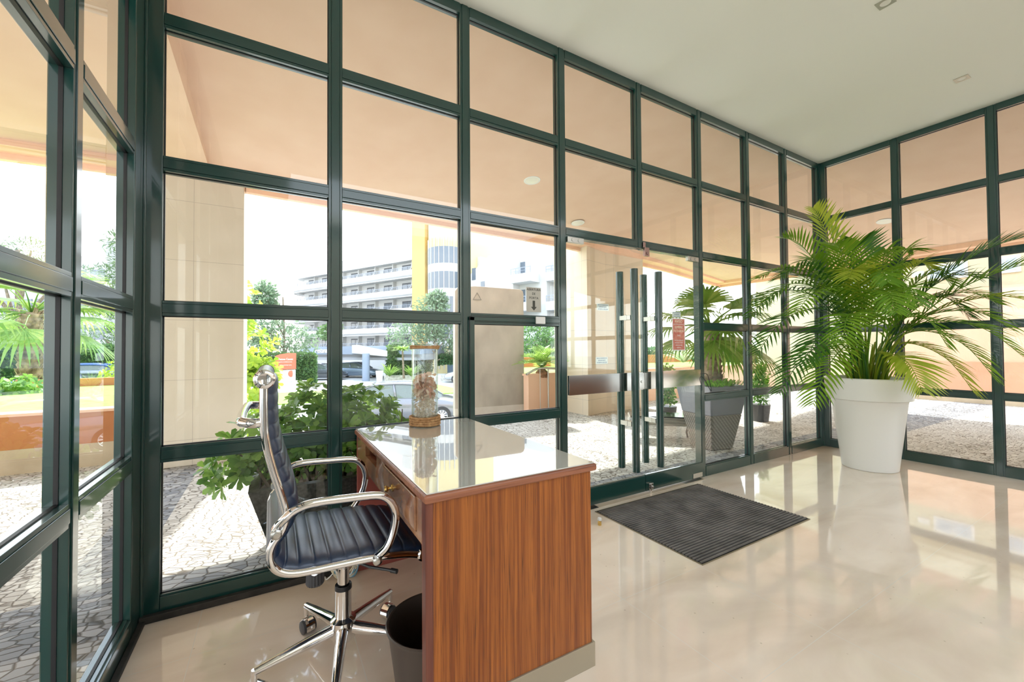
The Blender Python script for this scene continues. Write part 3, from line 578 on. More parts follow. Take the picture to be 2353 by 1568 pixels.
def shellmat(name, cols):
    m = P(name, cols[0], .5); g = N(m, 'ShaderNodeNewGeometry'); cr = N(m, 'ShaderNodeValToRGB'); cr.color_ramp.interpolation = 'CONSTANT'
    e = cr.color_ramp.elements; e[0].color = (*cols[0], 1); e[1].position = 1/len(cols); e[1].color = (*cols[1], 1)
    for i, c in enumerate(cols[2:]): q = e.new((i+2)/len(cols)); q.color = (*c, 1)
    b = m.node_tree.nodes['Principled BSDF']; L(m, g.outputs['Random Per Island'], cr.inputs[0]); L(m, cr.outputs[0], b.inputs['Base Color'])
    tr = N(m, 'ShaderNodeBsdfTranslucent'); mx = N(m, 'ShaderNodeMixShader'); mx.inputs[0].default_value = .45; L(m, cr.outputs[0], tr.inputs[0]); L(m, b.outputs[0], mx.inputs[1]); L(m, tr.outputs[0], mx.inputs[2]); L(m, mx.outputs[0], m.node_tree.nodes['Material Output'].inputs[0]); return m
shells('small_shells', 620, vz+.02, vz+.165, .007, .014, shellmat('small_shell', [(.88, .80, .66), (.92, .88, .78), (.72, .62, .50), (.90, .80, .70), (.84, .80, .68)]), 5, 'small grey white shells filling the lower half of the glass vase')
shells('large_shells', 170, vz+.150, vz+.272, .018, .034, shellmat('large_shell', [(.85, .66, .50), (.86, .72, .56), (.72, .40, .28), (.84, .60, .46), (.88, .80, .68), (.80, .56, .36)]), 8, 'large peach and cream shells filling the upper part of the glass vase')

# ------------------------------------------------------------------ office chair
ch = thing('office_chair', 'black ribbed leather office chair with chrome frame at the desk', 'chair', (.236, -.675, 0))
LEA = P('navy_black_leather', (.006, .014, .032), .40, spec=.7, coat=.5); LEA.node_tree.nodes['Principled BSDF'].inputs['Coat Roughness'].default_value = .32
noisy(LEA, (.008, .024, .062), (.013, .036, .090), 180, 2, bump=.03)
yn, yf = -.915, -.435
rail = [(-.020, 1.082), (-.020, .99), (-.016, .91), (.002, .82), (.022, .745), (.036, .69), (.040, .655), (.030, .622), (.008, .592), (-.002, .56), (.004, .525), (.028, .497), (.075, .482), (.18, .476), (.30, .470), (.40, .456), (.462, .438)]
for y, nm in ((yn, 'side_rail'), (yf, 'side_rail')):
    mb = MB(); p = smoothpath([(x, y, z) for x, z in rail], 5); mb.tube(p, .0115, 14); mb.build(nm, CHROME, ch, smooth=True)
# pad: swept along the rail profile between the two rails
path = smoothpath([(x, 0, z) for x, z in rail], 10)
s_ = [0]
for i in range(1, len(path)): s_.append(s_[-1]+(path[i]-path[i-1]).length)
T = s_[-1]; ns = 300
def pa(s):
    s = max(0, min(T, s)); i = 0
    import bisect
    i = min(max(bisect.bisect_right(s_, s)-1, 0), len(path)-2); u = (s-s_[i])/(s_[i+1]-s_[i]+1e-9); return path[i].lerp(path[i+1], u)
mb = MB(); ys = [0, .0, .03, .08, .2, .35, .5, .65, .8, .92, .97, 1, 1]; th = [0, .45, .8, 1, 1.05, 1.08, 1.1, 1.08, 1.05, 1, .8, .45, 0]
vs_ = []; W_ = len(ys)
for i in range(ns+1):
    s = T*i/ns; p = pa(s); 
    t = (pa(s+.035)-pa(s-.035)).normalized(); n_ = Vector((-t.z, 0, t.x))
    q = (s/.047) % 1; rib = abs(math.sin(PI*q))**.28
    for j in range(W_):
        y = yn+.008+(yf-yn-.016)*ys[j]
        h = ((.028 if s < .52*T*.8 else .020)+.010*rib)*th[j]
        if j in (0, W_-1): h = -.006
        vs_.append(Vector((p.x, y, p.z))+n_*h)
    for j in range(W_-1, -1, -1):
        y = yn+.008+(yf-yn-.016)*ys[j]; vs_.append(Vector((p.x, y, p.z))-n_*(.007+.004*rib*(1 if 1 < j < W_-2 else 0)))
K = 2*W_; fs_ = []
for i in range(ns):
    for k in range(K): fs_.append((i*K+k, i*K+(k+1) % K, (i+1)*K+(k+1) % K, (i+1)*K+k))
fs_ += [tuple(range(K)), tuple(ns*K+k for k in range(K))]
mb.add(vs_, fs_); mb.build('sling_pad', LEA, ch, smooth='all')
# top and front rolls with end caps
GREYL = P('worn_grey_leather', (.20, .20, .22), .38)
mb = MB().cyl((-.018, yn-.006, 1.083), (-.018, yf+.006, 1.083), .0275, n=28); mb.build('head_roll', LEA, ch, smooth=True)
for (x, z, r) in ((-.018, 1.083, .027), (.466, .440, .019)):
    for y, sg in ((yn, -1), (yf, 1)):
        My = Matrix.Translation((x, y+sg*.004, z)) @ Matrix.Rotation(sg*-PI/2, 4, 'X')
        mb = MB(); mb.lathe([(r+.002, -.004), (r+.002, .006), (r-.004, .011), (r*.62, .011), (r*.58, .007), (r*.3, .006), (.0001, .006)], (0, 0, 0), 28, M=My); mb.build('end_cap', CHROME, ch, smooth=True)
mb = MB().cyl((.464, yn, .440), (.464, yf, .440), .014, n=20); mb.build('front_bar', CHROME, ch, smooth=True)
# arms
near = [(.012, .628), (.022, .646), (.040, .667), (.066, .685), (.114, .695), (.215, .691), (.300, .684), (.335, .670), (.358, .640), (.367, .600), (.358, .550), (.340, .508), (.318, .482), (.306, .470)]
for y, sg in ((-.935, -1), (-.415, 1)):
    mb = MB(); p = smoothpath([(x, y+(0 if 1 < i < len(near)-2 else -sg*.010*(1 if i in (1, len(near)-2) else 1.6)), z) for i, (x, z) in enumerate(near)], 5); mb.tube(p, .0130, 14)
    arm = mb.build('armrest', CHROME, ch, smooth=True)
    for (x, z) in ((.014, .622), (.306, .468)):
        mb = MB(); mb.tube([(x, y-sg*.022, z), (x, y+sg*.006, z), (x, y+sg*.010, z), (x, y+sg*.010, z), (x, y+sg*.0125, z)], [.015, .015, .010, .006, .006], 20)
        mb.build('arm_clamp', SATIN, arm, smooth=True)
# carrying handle bar behind the upper back
mb = MB(); mb.tube(smoothpath([(-.018, yn+.012, .955), (-.040, yn+.006, .952), (-.066, yn+.014, .955), (-.078, yn+.05, .957), (-.082, -.675, .957), (-.078, yf-.05, .957), (-.066, yf-.014, .955), (-.040, yf-.006, .952), (-.018, yf-.012, .955)], 6), .0145, 16)
mb.build('back_handle', CHROME, ch, smooth=True)
# under-seat stretcher, tilt mechanism, tension knob, levers
mb = MB(); 
for x in (.12, .33): mb.tube(smoothpath([(x, yn+.008, .472), (x+(.236-x)*.35, yn+.10, .440), (.236, -.675, .425), (x+(.236-x)*.35, yf-.10, .440), (x, yf-.008, .472)], 6), .014, 12)
mb.build('stretcher', CHROME, ch, smooth=True)
cx, cy = .236, -.682
MB().box(cx-.10, cx+.055, cy-.045, cy+.045, .385, .425).build('tilt_mechanism', BLACK, ch, bevel=.012, seg=3)
mb = MB(); kx, kyy = .138, -.705; n = 36; prof = [(.016, .405), (.020, .388), (.0275, .384), (.031, .335), (.027, .328), (.0001, .328)]
vs_ = []; fs_ = []
for (r, z) in prof:
    for k in range(n):
        a = 2*PI*k/n; rr = r*(1-.06*(k % 2)); vs_.append((kx+rr*math.cos(a), kyy+rr*math.sin(a), z))
for i in range(len(prof)-1):
    for k in range(n): fs_.append((i*n+k, i*n+(k+1) % n, (i+1)*n+(k+1) % n, (i+1)*n+k))
mb.add(vs_, fs_); mb.build('tension_knob', DGREY, ch)
mb = MB().tube([(cx, cy-.03, .400), (.30, -.83, .402), (.36, -.90, .405)], .005, 8); mb.cyl((.36, -.90, .405), (.375, -.918, .405), .008); mb.build('tilt_lever', BLACK, ch, smooth=True)
mb = MB().lathe([(.0205, .385), (.0205, .25)], (cx, cy, 0), 24); mb.lathe([(.027, .384), (.024, .36), (.0215, .352)], (cx, cy, 0), 24); mb.build('gas_piston', CHROME, ch, smooth=True)
mb = MB().lathe([(.021, .285), (.029, .289), (.030, .281), (.030, .273)], (cx, cy, 0), 28); mb.build('collar', BLACK, ch, smooth=True)
mb = MB().lathe([(.0285, .275), (.0285, .172), (.034, .168), (.045, .162), (.047, .13), (.044, .098), (.032, .084), (.0001, .082)], (cx, cy, 0), 32); mb.build('column', CHROME, ch, smooth=True)
for a in (40, 112, 188, 257, 328):
    ca, sa = math.cos(R(a)), math.sin(R(a)); rr = .285
    pts = [(cx+ca*r, cy+sa*r, z) for r, z in ((.030, .132), (.12, .122), (.22, .110), (rr, .102))]
    lg = MB().tube(pts, [.023, .0195, .0155, .012], 14).build('base_leg', CHROME, ch, smooth=True)
    ex, ey = cx+ca*rr, cy+sa*rr
    mb = MB().cyl((ex, ey, .108), (ex, ey, .060), .009, .009, 12)
    tx, ty = -sa, ca; off = Vector((ca*.004, sa*.004, 0))
    c0 = Vector((ex, ey, .026))
    rot = random.Random(int(a)).uniform(-1, 1); dx_, dy_ = math.cos(R(a)+rot), math.sin(R(a)+rot); ax_ = Vector((-dy_, dx_, 0))
    hood = c0-Vector((dx_, dy_, 0))*.014
    # hood: half ring over the two wheels
    arc = [hood+Vector((dx_*math.cos(t)*.028, dy_*math.cos(t)*.028, math.sin(t)*.028)) for t in [R(d) for d in range(-20, 201, 20)]]
    for q in range(len(arc)-1):
        p0, p1 = arc[q], arc[q+1]; w_ = ax_*.017; o0 = (p0-hood)*1.09+hood; o1 = (p1-hood)*1.09+hood
        mb.hexa([p0-w_, p1-w_, p1+w_, p0+w_], [o0-w_, o1-w_, o1+w_, o0+w_])
    mb.build('caster_hood', CHROME, lg, smooth=True)
    for sg in (-1, 1):
        wc = hood+ax_*(.0165*sg); MB().tube([wc-ax_*.010, wc-ax_*.008, wc+ax_*.008, wc+ax_*.010], [.021, .0255, .0255, .021], 24).build('caster_wheel', DGREY, lg, smooth=True)

# ------------------------------------------------------------------ waste bin
bx, by = .486, -.976
tb = thing('waste_bin', 'dark brown round waste bin standing under the desk', 'waste bin', (bx, by, 0))
BINM = P('brown_black_plastic', (.055, .040, .032), .42)
MB().lathe([(.0001, .003), (.118, .003), (.122, .006), (.152, .232), (.158, .236), (.160, .243), (.156, .247), (.150, .244), (.146, .232), (.116, .012), (.0001, .010)], (bx, by, 0), 56).build('bin_body', BINM, tb, smooth=True)

# ------------------------------------------------------------------ floor mat, door stop, cables
mx0, mx1, my0, my1 = 2.000, 3.142, -.938, -.100
t = thing('entrance_mat', 'black and grey ribbed entrance mat set into the floor', 'mat', (2.57, -.52, 0))
MB().box(mx0, mx1, my0, my1, .0006, .0022).build('mat_well', P('black_well', (.008, .008, .008), .7), t)
fr = MB(); g = .006
for (a, b, c, e_) in ((mx0-g, mx1+g, my0-g, my0), (mx0-g, mx1+g, my1, my1+g), (mx0-g, mx0, my0, my1), (mx1, mx1+g, my0, my1)): fr.box(a, b, c, e_, .0005, .004)
fr.build('mat_frame', P('aluminium_frame', (.35, .31, .22), .4, .7), t)
mb = MB(); k = 0; y = my0+.010
while y < my1-.008:
    mb.box(mx0+.003, mx1-.003, y, y+.0105, .0022, .0090); y += .0222
mb.build('scraper_strips', noisy(P('grey_ribs', (.1, .09, .08), .8), (.085, .078, .07), (.22, .20, .18), 6, 6, (1, 1, 1), bump=.3), t)
t = thing('door_stop', 'tiny white and brass door stop standing on the floor beside the mat', 'door stop', (1.873, -.277, 0))
MB().lathe([(.0001, 0), (.012, 0), (.012, .024), (.009, .027), (.009, .03)], (1.873, -.277, 0), 24).build('stem', BRASS, t, smooth=True)
MB().lathe([(.009, .029), (.0135, .031), (.0135, .044), (.011, .048), (.0001, .048)], (1.873, -.277, 0), 24).build('cap', WHITE, t, smooth=True)
t = thing('coiled_cables', 'coil of cream and blue cables on the floor behind the chair', 'cables', (.34, -.08, 0))
rg = random.Random(4)
for i, mt in enumerate([P('cream_cable', (.72, .64, .45), .5), P('white_cable', (.7, .72, .70), .5), P('blue_cable', (.18, .42, .58), .5)]):
    pts = []
    n = 90
    for k in range(n):
        a = 2*PI*k*(4 if i == 0 else 2.2)/n; r = .052+.010*math.sin(k*.37+i)+i*.004
        pts.append((.325+i*.008+r*math.cos(a), -.075+.016*math.sin(a*1.0)+.004*math.sin(k*.9), .062+i*.003+r*.98*math.sin(a)))
    pts = [(x, y, max(z, .006)) for x, y, z in pts]
    MB().tube(smoothpath(pts, 2), .0042, 8).build('cable', mt, t, smooth='all')
MB().tube(smoothpath([(.33, -.08, .045), (.30, -.09, .035), (.28, -.085, .055), (.27, -.07, .03), (.245, -.06, .006), (.24, -.03, .006)], 6), .0032, 8).build('cable', WHITE, t, smooth='all')

# ------------------------------------------------------------------ potted palm
px_, py_ = 4.985, -.640
pot = thing('plant_pot', 'large round white plastic plant pot with deep rim in the glass corner', 'pot', (px_, py_, 0))
MB().lathe([(.0001, .0), (.205, .0), (.212, .006), (.285, .640), (.290, .655), (.322, .665), (.340, .845), (.342, .862), (.334, .868), (.322, .862), (.312, .80), (.30, .76), (.0001, .76)], (px_, py_, 0), 80).build('pot_body', POTW, pot, smooth=True)
MB().lathe([(.318, .805), (.20, .815), (.0001, .822)], (px_, py_, 0), 40).build('soil', noisy(P('soil', (.05, .03, .02), .95), (.03, .02, .012), (.10, .06, .035), 40, bump=.5), pot)
palm = thing('potted_palm', 'large areca palm with feathery arching fronds growing from the white pot', 'palm', (px_, py_, .82))
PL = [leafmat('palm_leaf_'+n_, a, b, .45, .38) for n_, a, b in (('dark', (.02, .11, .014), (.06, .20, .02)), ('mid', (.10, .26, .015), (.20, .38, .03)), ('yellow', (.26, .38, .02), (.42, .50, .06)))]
def frond(base, tip, rise, nl=34, ll=.30, seed=0, mat=None, parent=None, droop=.12, bare=.34, name='frond'):
    rg = random.Random(seed); base = Vector(base); tip = Vector(tip)
    d = tip-base; h = Vector((d.x, d.y, 0)); Lh = d.length
    mid = base+d*.45+Vector((0, 0, rise))-h*.12
    ctl = [base, base+h*.10+Vector((0, 0, .24*Lh+rise*.42)), base+h*.38+Vector((0, 0, d.z*.5+.12*Lh+rise*.95)), base+h*.74+Vector((0, 0, d.z*.86+.03*Lh+rise*.78)), tip]
    pth = smoothpath(ctl, 9); n = len(pth)
    mb = MB(); mb.tube(pth, [.0075*(1-.86*i/(n-1))+.0006 for i in range(n)], 6, caps=False)
    side0 = None
    for k in range(nl):
        u = bare+(1-bare)*(k+.5)/nl; x = u*(n-1); i = min(int(x), n-2); p = pth[i].lerp(pth[i+1], x-i); t = (pth[i+1]-pth[i]).normalized()
        sd_ = t.cross(Vector((0, 0, 1))); 
        if sd_.length < .15: sd_ = t.cross(Vector((d.y, -d.x, .01)))
        sd_.normalize(); up = sd_.cross(t).normalized()
        lf = ll*(math.sin(PI*min(1, (u-bare)/(1-bare)*.80+.17))**.7)*rg.uniform(.85, 1.08)*(.62 if u > .97 else 1)
        for sg in (-1, 1):
            fwd = .50+.55*u
            dir_ = (sd_*sg+t*fwd+up*(.34+rg.uniform(-.12, .12))).normalized()
            w_ = .0115*(lf/.3)**.5; wv = (t-dir_*t.dot(dir_)).normalized()
            q0 = p; dr = Vector((0, 0, -1))
            pts = [q0+dir_*lf*s+dr*(droop*lf*2.2*s*s) for s in (0, .3, .62, 1)]
            ws = [w_*.35, w_, w_*.8, 0.0003]
            vs_ = []
            for q, ww in zip(pts, ws): vs_ += [q-wv*ww, q+up*ww*.25, q+wv*ww] if False else [q-wv*ww, q+wv*ww]
            mb.add(vs_, [(0, 1, 3, 2), (2, 3, 5, 4), (4, 5, 7, 6)])
    return mb.build(name, mat, parent, smooth='all', raw=True)
# tips of the fronds that show best: photo pixel, distance from the camera plane, rise of the arch
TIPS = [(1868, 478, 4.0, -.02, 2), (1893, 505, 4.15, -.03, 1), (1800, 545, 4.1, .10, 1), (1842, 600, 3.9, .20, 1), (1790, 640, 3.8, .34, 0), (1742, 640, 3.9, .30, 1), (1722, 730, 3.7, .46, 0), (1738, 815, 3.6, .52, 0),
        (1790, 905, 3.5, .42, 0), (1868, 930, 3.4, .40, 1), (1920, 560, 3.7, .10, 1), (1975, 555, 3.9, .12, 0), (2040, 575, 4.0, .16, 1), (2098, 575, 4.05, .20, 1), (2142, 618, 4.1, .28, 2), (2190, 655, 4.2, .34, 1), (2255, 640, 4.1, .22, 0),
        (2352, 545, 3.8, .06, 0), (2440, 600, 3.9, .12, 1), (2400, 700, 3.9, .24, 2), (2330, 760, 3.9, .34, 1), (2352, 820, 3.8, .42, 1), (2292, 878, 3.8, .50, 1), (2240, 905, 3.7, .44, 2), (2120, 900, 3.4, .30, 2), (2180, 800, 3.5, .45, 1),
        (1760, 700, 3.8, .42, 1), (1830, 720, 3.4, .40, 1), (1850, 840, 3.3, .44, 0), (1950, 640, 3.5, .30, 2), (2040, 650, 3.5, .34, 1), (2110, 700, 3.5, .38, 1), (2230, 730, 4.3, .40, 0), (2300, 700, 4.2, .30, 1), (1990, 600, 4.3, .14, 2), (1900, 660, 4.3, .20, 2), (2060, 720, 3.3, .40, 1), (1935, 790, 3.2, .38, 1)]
rg = random.Random(11)
for i, (u, v, t_, rise, mi) in enumerate(TIPS):
    q = at(u, v, t_)
    while (q.x > XB-.26 or q.y > -.16) and t_ > 1: t_ -= .03; q = at(u, v, t_)
    a = math.atan2(q.y-py_, q.x-px_)+rg.uniform(-.5, .5); r = rg.uniform(.04, .13)
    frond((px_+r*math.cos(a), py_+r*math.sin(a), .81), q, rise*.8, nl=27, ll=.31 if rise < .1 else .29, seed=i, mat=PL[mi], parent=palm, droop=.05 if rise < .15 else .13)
mb = MB()
for i in range(46):
    a = rg.uniform(0, 6.28); r = rg.uniform(.01, .15); b_ = (px_+r*math.cos(a), py_+r*math.sin(a), .81); l_ = rg.uniform(.18, .5)
    mb.tube(smoothpath([b_, (b_[0]+math.cos(a)*.05, b_[1]+math.sin(a)*.05, .81+l_*.5), (b_[0]+math.cos(a)*(.08+l_*.25), b_[1]+math.sin(a)*(.08+l_*.25), .81+l_)], 4), [.009*(1-.06*j) for j in range(9)], 6)
mb.build('stems', PL[2], palm, smooth='all')

# ------------------------------------------------------------------ wooden recycling cabinet beside the camera (mirrored in the door's push band)
rc = thing('recycling_cabinet', 'brown wooden double recycling cabinet standing out of view to the right', 'cabinet', (4.55, -3.1, 0))
MB().box(3.95, 5.15, -3.5, -3.02, 0, .78).build('cabinet_body', WOODR, rc, bevel=.004)
for x in (3.98, 4.57):
    f = MB().box(x, x+.55, -3.02, -3.00, .06, .58).build('door', woodmat('cabinet_door', (.20, .07, .02), (.30, .11, .035), (.12, .04, .02), 'Z', .6), rc, bevel=.003); MB().box(x+.03, x+.52, -3.018, -3.012, .62, .72).build('slot', BLACK, rc)
MB().box(2.9, 3.9, -3.5, -3.1, 0, .78).build('reflection_block', DGREY).update_tag()  # unseen block, added to give the push band its dark reflection
o = bpy.data.objects['reflection_block']; tag(o, 'dark grey block added out of view beside the recycling cabinet for the push band reflection', 'reflection_block')

# ------------------------------------------------------------------ exterior plants
def leafquad(mb, p, d, up, l, w):
    """obovate leaf with a slight fold, 6 vertices"""
    sd_ = d.cross(up).normalized(); n_ = sd_.cross(d).normalized()
    mb.add([p, p+d*l*.45-sd_*w*.36+n_*l*.05, p+d*l*.82-sd_*w*.5, p+d*l-n_*l*.06, p+d*l*.82+sd_*w*.5, p+d*l*.45+sd_*w*.36+n_*l*.05], [(0, 1, 5), (1, 2, 4, 5), (2, 3, 4)])
def rv(rg): 
    while 1:
        v = Vector((rg.uniform(-1, 1), rg.uniform(-1, 1), rg.uniform(-1, 1)))
        if .05 < v.length < 1: return v.normalized()
def rosettes(mb, rg, c, rad, n, l, w, per=8, shell=.55):
    c = Vector(c)
    for i in range(n):
        v = rv(rg); r = shell+(1-shell)*rg.random(); p = c+Vector((v.x*rad[0], v.y*rad[1], v.z*rad[2]))*r
        ax_ = (v+Vector((0, 0, .6))+rv(rg)*.5).normalized(); a, b = mb.frame(p, ax_)
        for k in range(per):
            t = 2*PI*k/per+rg.uniform(-.3, .3); d = (a*math.cos(t)+b*math.sin(t)+ax_*rg.uniform(.1, .8)).normalized()
            leafquad(mb, p, d, ax_, l*rg.uniform(.7, 1.1), w*rg.uniform(.8, 1.1))
def leafcloud(mb, rg, c, rad, n, l, w, shell=.4):
    c = Vector(c)
    for i in range(n):
        v = rv(rg); r = shell+(1-shell)*rg.random(); p = c+Vector((v.x*rad[0], v.y*rad[1], v.z*rad[2]))*r
        d = (v+rv(rg)*1.1+Vector((0, 0, -.2))).normalized(); u = rv(rg); s_ = d.cross(u).normalized(); q = l*rg.uniform(.6, 1.2)
        mb.add([p, p+d*q*.5-s_*w*.5, p+d*q, p+d*q*.5+s_*w*.5], [(0, 1, 2, 3)])
BARK = noisy(P('bark', (.2, .15, .1), .9), (.10, .075, .05), (.32, .25, .18), 20, 5, (1, 1, .3), bump=.5)
PITT = leafmat('pittosporum_leaf', (.06, .18, .03), (.26, .46, .09), .45, .35)
# dark granite trough with pittosporum bush right outside the glass
GRAN = noisy(P('dark_granite', (.04, .04, .038), .45), (.014, .014, .013), (.085, .085, .075), 55, 3)
t = thing('granite_trough', 'dark speckled granite trough planter outside the first bay behind the chair', 'planter', (.6, .5, 0))
tb0 = [(.02, .30), (.86, .30), (.86, .64), (.02, .64)]; tt0 = [(-.105, .235), (.97, .235), (.97, .72), (-.105, .72)]
ti = [(-.055, .285), (.92, .285), (.92, .67), (-.055, .67)]
mb = MB(); A_ = [(*p, 0) for p in tb0]; B_ = [(*p, .415) for p in tt0]; C_ = [(*p, .415) for p in ti]; D_ = [(*p, .33) for p in ti]
mb.add(A_+B_+C_+D_, [(0, 1, 2, 3)]+[(i, (i+1) % 4, 4+(i+1) % 4, 4+i) for i in range(4)]+[(4+i, 4+(i+1) % 4, 8+(i+1) % 4, 8+i) for i in range(4)]+[(8+i, 8+(i+1) % 4, 12+(i+1) % 4, 12+i) for i in range(4)]+[(12, 13, 14, 15)])
mb.build('trough_body', GRAN, t); MB().box(-.05, .915, .29, .665, .335, .350).build('soil', noisy(P('dry_soil', (.12, .08, .05), .95), (.06, .04, .025), (.22, .15, .1), 30, bump=.6), t)
bush = thing('pittosporum_bush', 'leafy green bush with rounded leaves growing in the granite trough', 'bush', (.6, .5, .35))
rg = random.Random(21); mb = MB()
for c, rad, n in (((.0, .48, .60), (.30, .22, .20), 60), ((.24, .50, .73), (.28, .24, .23), 95), ((.50, .52, .72), (.24, .24, .22), 80), ((.66, .52, .55), (.18, .2, .18), 45), ((-.16, .46, .50), (.16, .16, .12), 24), ((.30, .46, .52), (.42, .2, .16), 50), ((.50, .46, .48), (.34, .2, .16), 45)):
    rosettes(mb, rg, c, rad, n, .080, .034)
mb.build('foliage', PITT, bush, raw=True)
mb = MB()
for i in range(26):
    x = rg.uniform(.0, .72); b_ = Vector((x, rg.uniform(.36, .6), .34)); e_ = b_+Vector((rg.uniform(-.25, .25), rg.uniform(-.1, .1), rg.uniform(.25, .5))); mb.tube([b_, b_.lerp(e_, .5)+Vector((rg.uniform(-.04, .04), 0, .02)), e_], [.010, .007, .003], 6)
mb.build('branches', BARK, bush, smooth='all')
# bright hedge tree beside column 1
YEL = leafmat('bright_leaf', (.20, .36, .03), (.45, .55, .08), .5, .4)
q = at(575, 740, 7.6)
tr = thing('bright_shrub', 'sunlit yellow green shrub rising beside the left stone column', 'shrub', (q.x, q.y, -1.5))
mb = MB(); rg = random.Random(5)
for c, r in (((q.x-.25, q.y, 2.0), (.50, .5, .55)), ((q.x-.1, q.y, 1.2), (.55, .5, .6)), ((q.x-.15, q.y, .4), (.5, .5, .6)), ((q.x-.2, q.y, -.4), (.45, .5, .6)), ((q.x+.2, q.y-.1, .72), (.25, .3, .3))): rosettes(mb, rg, c, r, 75, .16, .07, 6)
mb.build('foliage', YEL, tr, raw=True); MB().tube([(q.x-.2, q.y, -1.5), (q.x-.15, q.y, .6), (q.x-.2, q.y, 2.1)], [.05, .04, .015], 8).build('trunk', BARK, tr, smooth=True)

def tree(name, label, c, blobs, n, l, w, mat, trunk=None, seed=1, group=None, cat='tree', tr_r=.12, ground=-1.5):
    rg = random.Random(seed); t = thing(name, label, cat, (c[0], c[1], ground), group); mb = MB()
    for (dx, dy, z, rx, ry, rz) in blobs: leafcloud(mb, rg, (c[0]+dx, c[1]+dy, z), (rx, ry, rz), n, l, w)
    mb.build('foliage', mat, t, raw=True)
    if trunk is not False:
        mb = MB(); top = max(b[2] for b in blobs)
        mb.tube(smoothpath([(c[0], c[1], ground), (c[0]+.1, c[1], (ground+top)/2), (c[0], c[1], top)], 4), [tr_r*(1-.07*i) for i in range(9)], 8)
        for (dx, dy, z, rx, ry, rz) in blobs: mb.tube([(c[0]+.05, c[1], (ground+z)/2+.3), (c[0]+dx, c[1]+dy, z)], [tr_r*.5, tr_r*.2], 6)
        mb.build('trunk', BARK, t, smooth='all')
    return t
GREYG = leafmat('grey_green_leaf', (.10, .17, .10), (.24, .33, .20), .3, .6); MIDG = leafmat('mid_green_leaf', (.05, .13, .04), (.13, .25, .07), .3, .5)
DARKG = leafmat('dark_hedge_leaf', (.025, .09, .03), (.08, .20, .06), .25, .5); FRESH = leafmat('fresh_leaf', (.16, .30, .05), (.32, .48, .12), .4, .5)
def px2(u, v, t): q = at(u, v, t); return (q.x, q.y), q.z
(a, z) = px2(650, 720, 33); tree('street_tree', 'grey green tree in front of the left end of the hotel', a, [(-1.6, 0, 3.4, 1.7, 1.7, 2.2), (.6, .3, 2.0, 2.2, 2, 1.5), (-2.6, 0, 1.2, 2.0, 2, 1.8), (-1.2, 0, 5.4, .8, .8, 1.2)], 900, .38, .16, GREYG, seed=2)
(a, z) = px2(775, 770, 43); tree('street_tree', 'small round tree before the hotel canopy lettering', a, [(-.9, 0, 2.9, 1.2, 1.2, .7), (-.3, 0, 3.5, .8, .8, .5)], 700, .35, .15, MIDG, seed=3)
(a, z) = px2(1000, 740, 37); tree('street_tree', 'loose grey green tree standing below the yellow hotel tower', a, [(-.3, 0, 4.6, 1.6, 1.6, 1.5), (-2.2, 0, 2.4, 2.0, 1.8, 1.4), (1.4, 0, 2.6, 1.9, 1.8, 1.6), (2.5, .5, 1.0, 1.5, 1.5, 1.2), (-.4, 0, 3.2, 1.8, 1.6, 1.3), (.2, 0, 5.6, .9, .9, .8)], 800, .36, .15, GREYG, seed=4)
(a, z) = px2(1335, 750, 30); tree('street_tree', 'grey green olive-like tree left of the second stone column', a, [(0, 0, 2.6, 1.6, 1.6, 1.9), (-.5, 0, 1.2, 1.6, 1.6, 1.4), (.9, 0, .9, 1.4, 1.4, 1.2)], 1000, .3, .12, GREYG, seed=6)
(a, z) = px2(1255, 740, 27); tree('street_tree', 'dense dark tree behind the cycad', a, [(-1.0, 0, 1.7, 1.5, 1.4, 1.4), (1.0, 0, 1.9, 1.6, 1.4, 1.2), (0, 0, .8, 2.2, 1.4, 1.0)], 900, .28, .12, MIDG, seed=7)
def hedge(label, x0, x1, y0, y1, z0, z1, mat=DARKG, n=2600, l=.14, seed=1, rot=0, grp='clipped hedges'):
    rg = random.Random(seed); c = Vector(((x0+x1)/2, (y0+y1)/2, 0)); t = thing('hedge', label, 'hedge', (c.x, c.y, z0), grp); Mz = Matrix.Translation(c) @ Matrix.Rotation(rot, 4, 'Z') @ Matrix.Translation(-c)
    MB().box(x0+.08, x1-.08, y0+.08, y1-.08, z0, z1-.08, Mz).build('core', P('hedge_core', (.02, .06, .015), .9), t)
    mb = MB(); 
    for i in range(n):
        k = rg.random(); x = rg.uniform(x0, x1); y = rg.uniform(y0, y1); z = rg.uniform(z0, z1)
        if k < .5: y = y0; nn = Vector((0, -1, 0))
        elif k < .78: z = z1; nn = Vector((0, 0, 1))
        else: x = x0 if rg.random() < .5 else x1; nn = Vector((-1 if x == x0 else 1, 0, 0))
        p = Mz @ (Vector((x, y, z))+rv(rg)*.06); d = (nn*.8+rv(rg)).normalized(); s = d.cross(rv(rg)).normalized(); q = l*rg.uniform(.6, 1.3)
        mb.add([p, p+d*q*.5-s*q*.28, p+d*q, p+d*q*.5+s*q*.28], [(0, 1, 2, 3)])
    mb.build('foliage', mat, t, raw=True)
q = at(650, 830, 31); hedge('clipped green hedge behind the red sign board', q.x-2.6, q.x+2.2, q.y, q.y+1.2, -1.5, .78, MIDG, 5200, .2, 1)
q = at(925, 830, 36); hedge('tall bushy hedge block right of the hotel canopy', q.x-1.0, q.x+2.6, q.y, q.y+1.4, -1.5, 1.35, MIDG, 5200, .24, 2)
q = at(1050, 830, 38); hedge('low dark hedge to the right behind the glass vase', q.x-1.5, q.x+6, q.y, q.y+1.2, -.3, .55, DARKG, 4200, .2, 3)
hedge('long clipped hedge across the street seen through the left glass wall', -14.5, -4.3, 21, 22.4, -1.2, 1.3, MIDG, 12000, .17, 4)
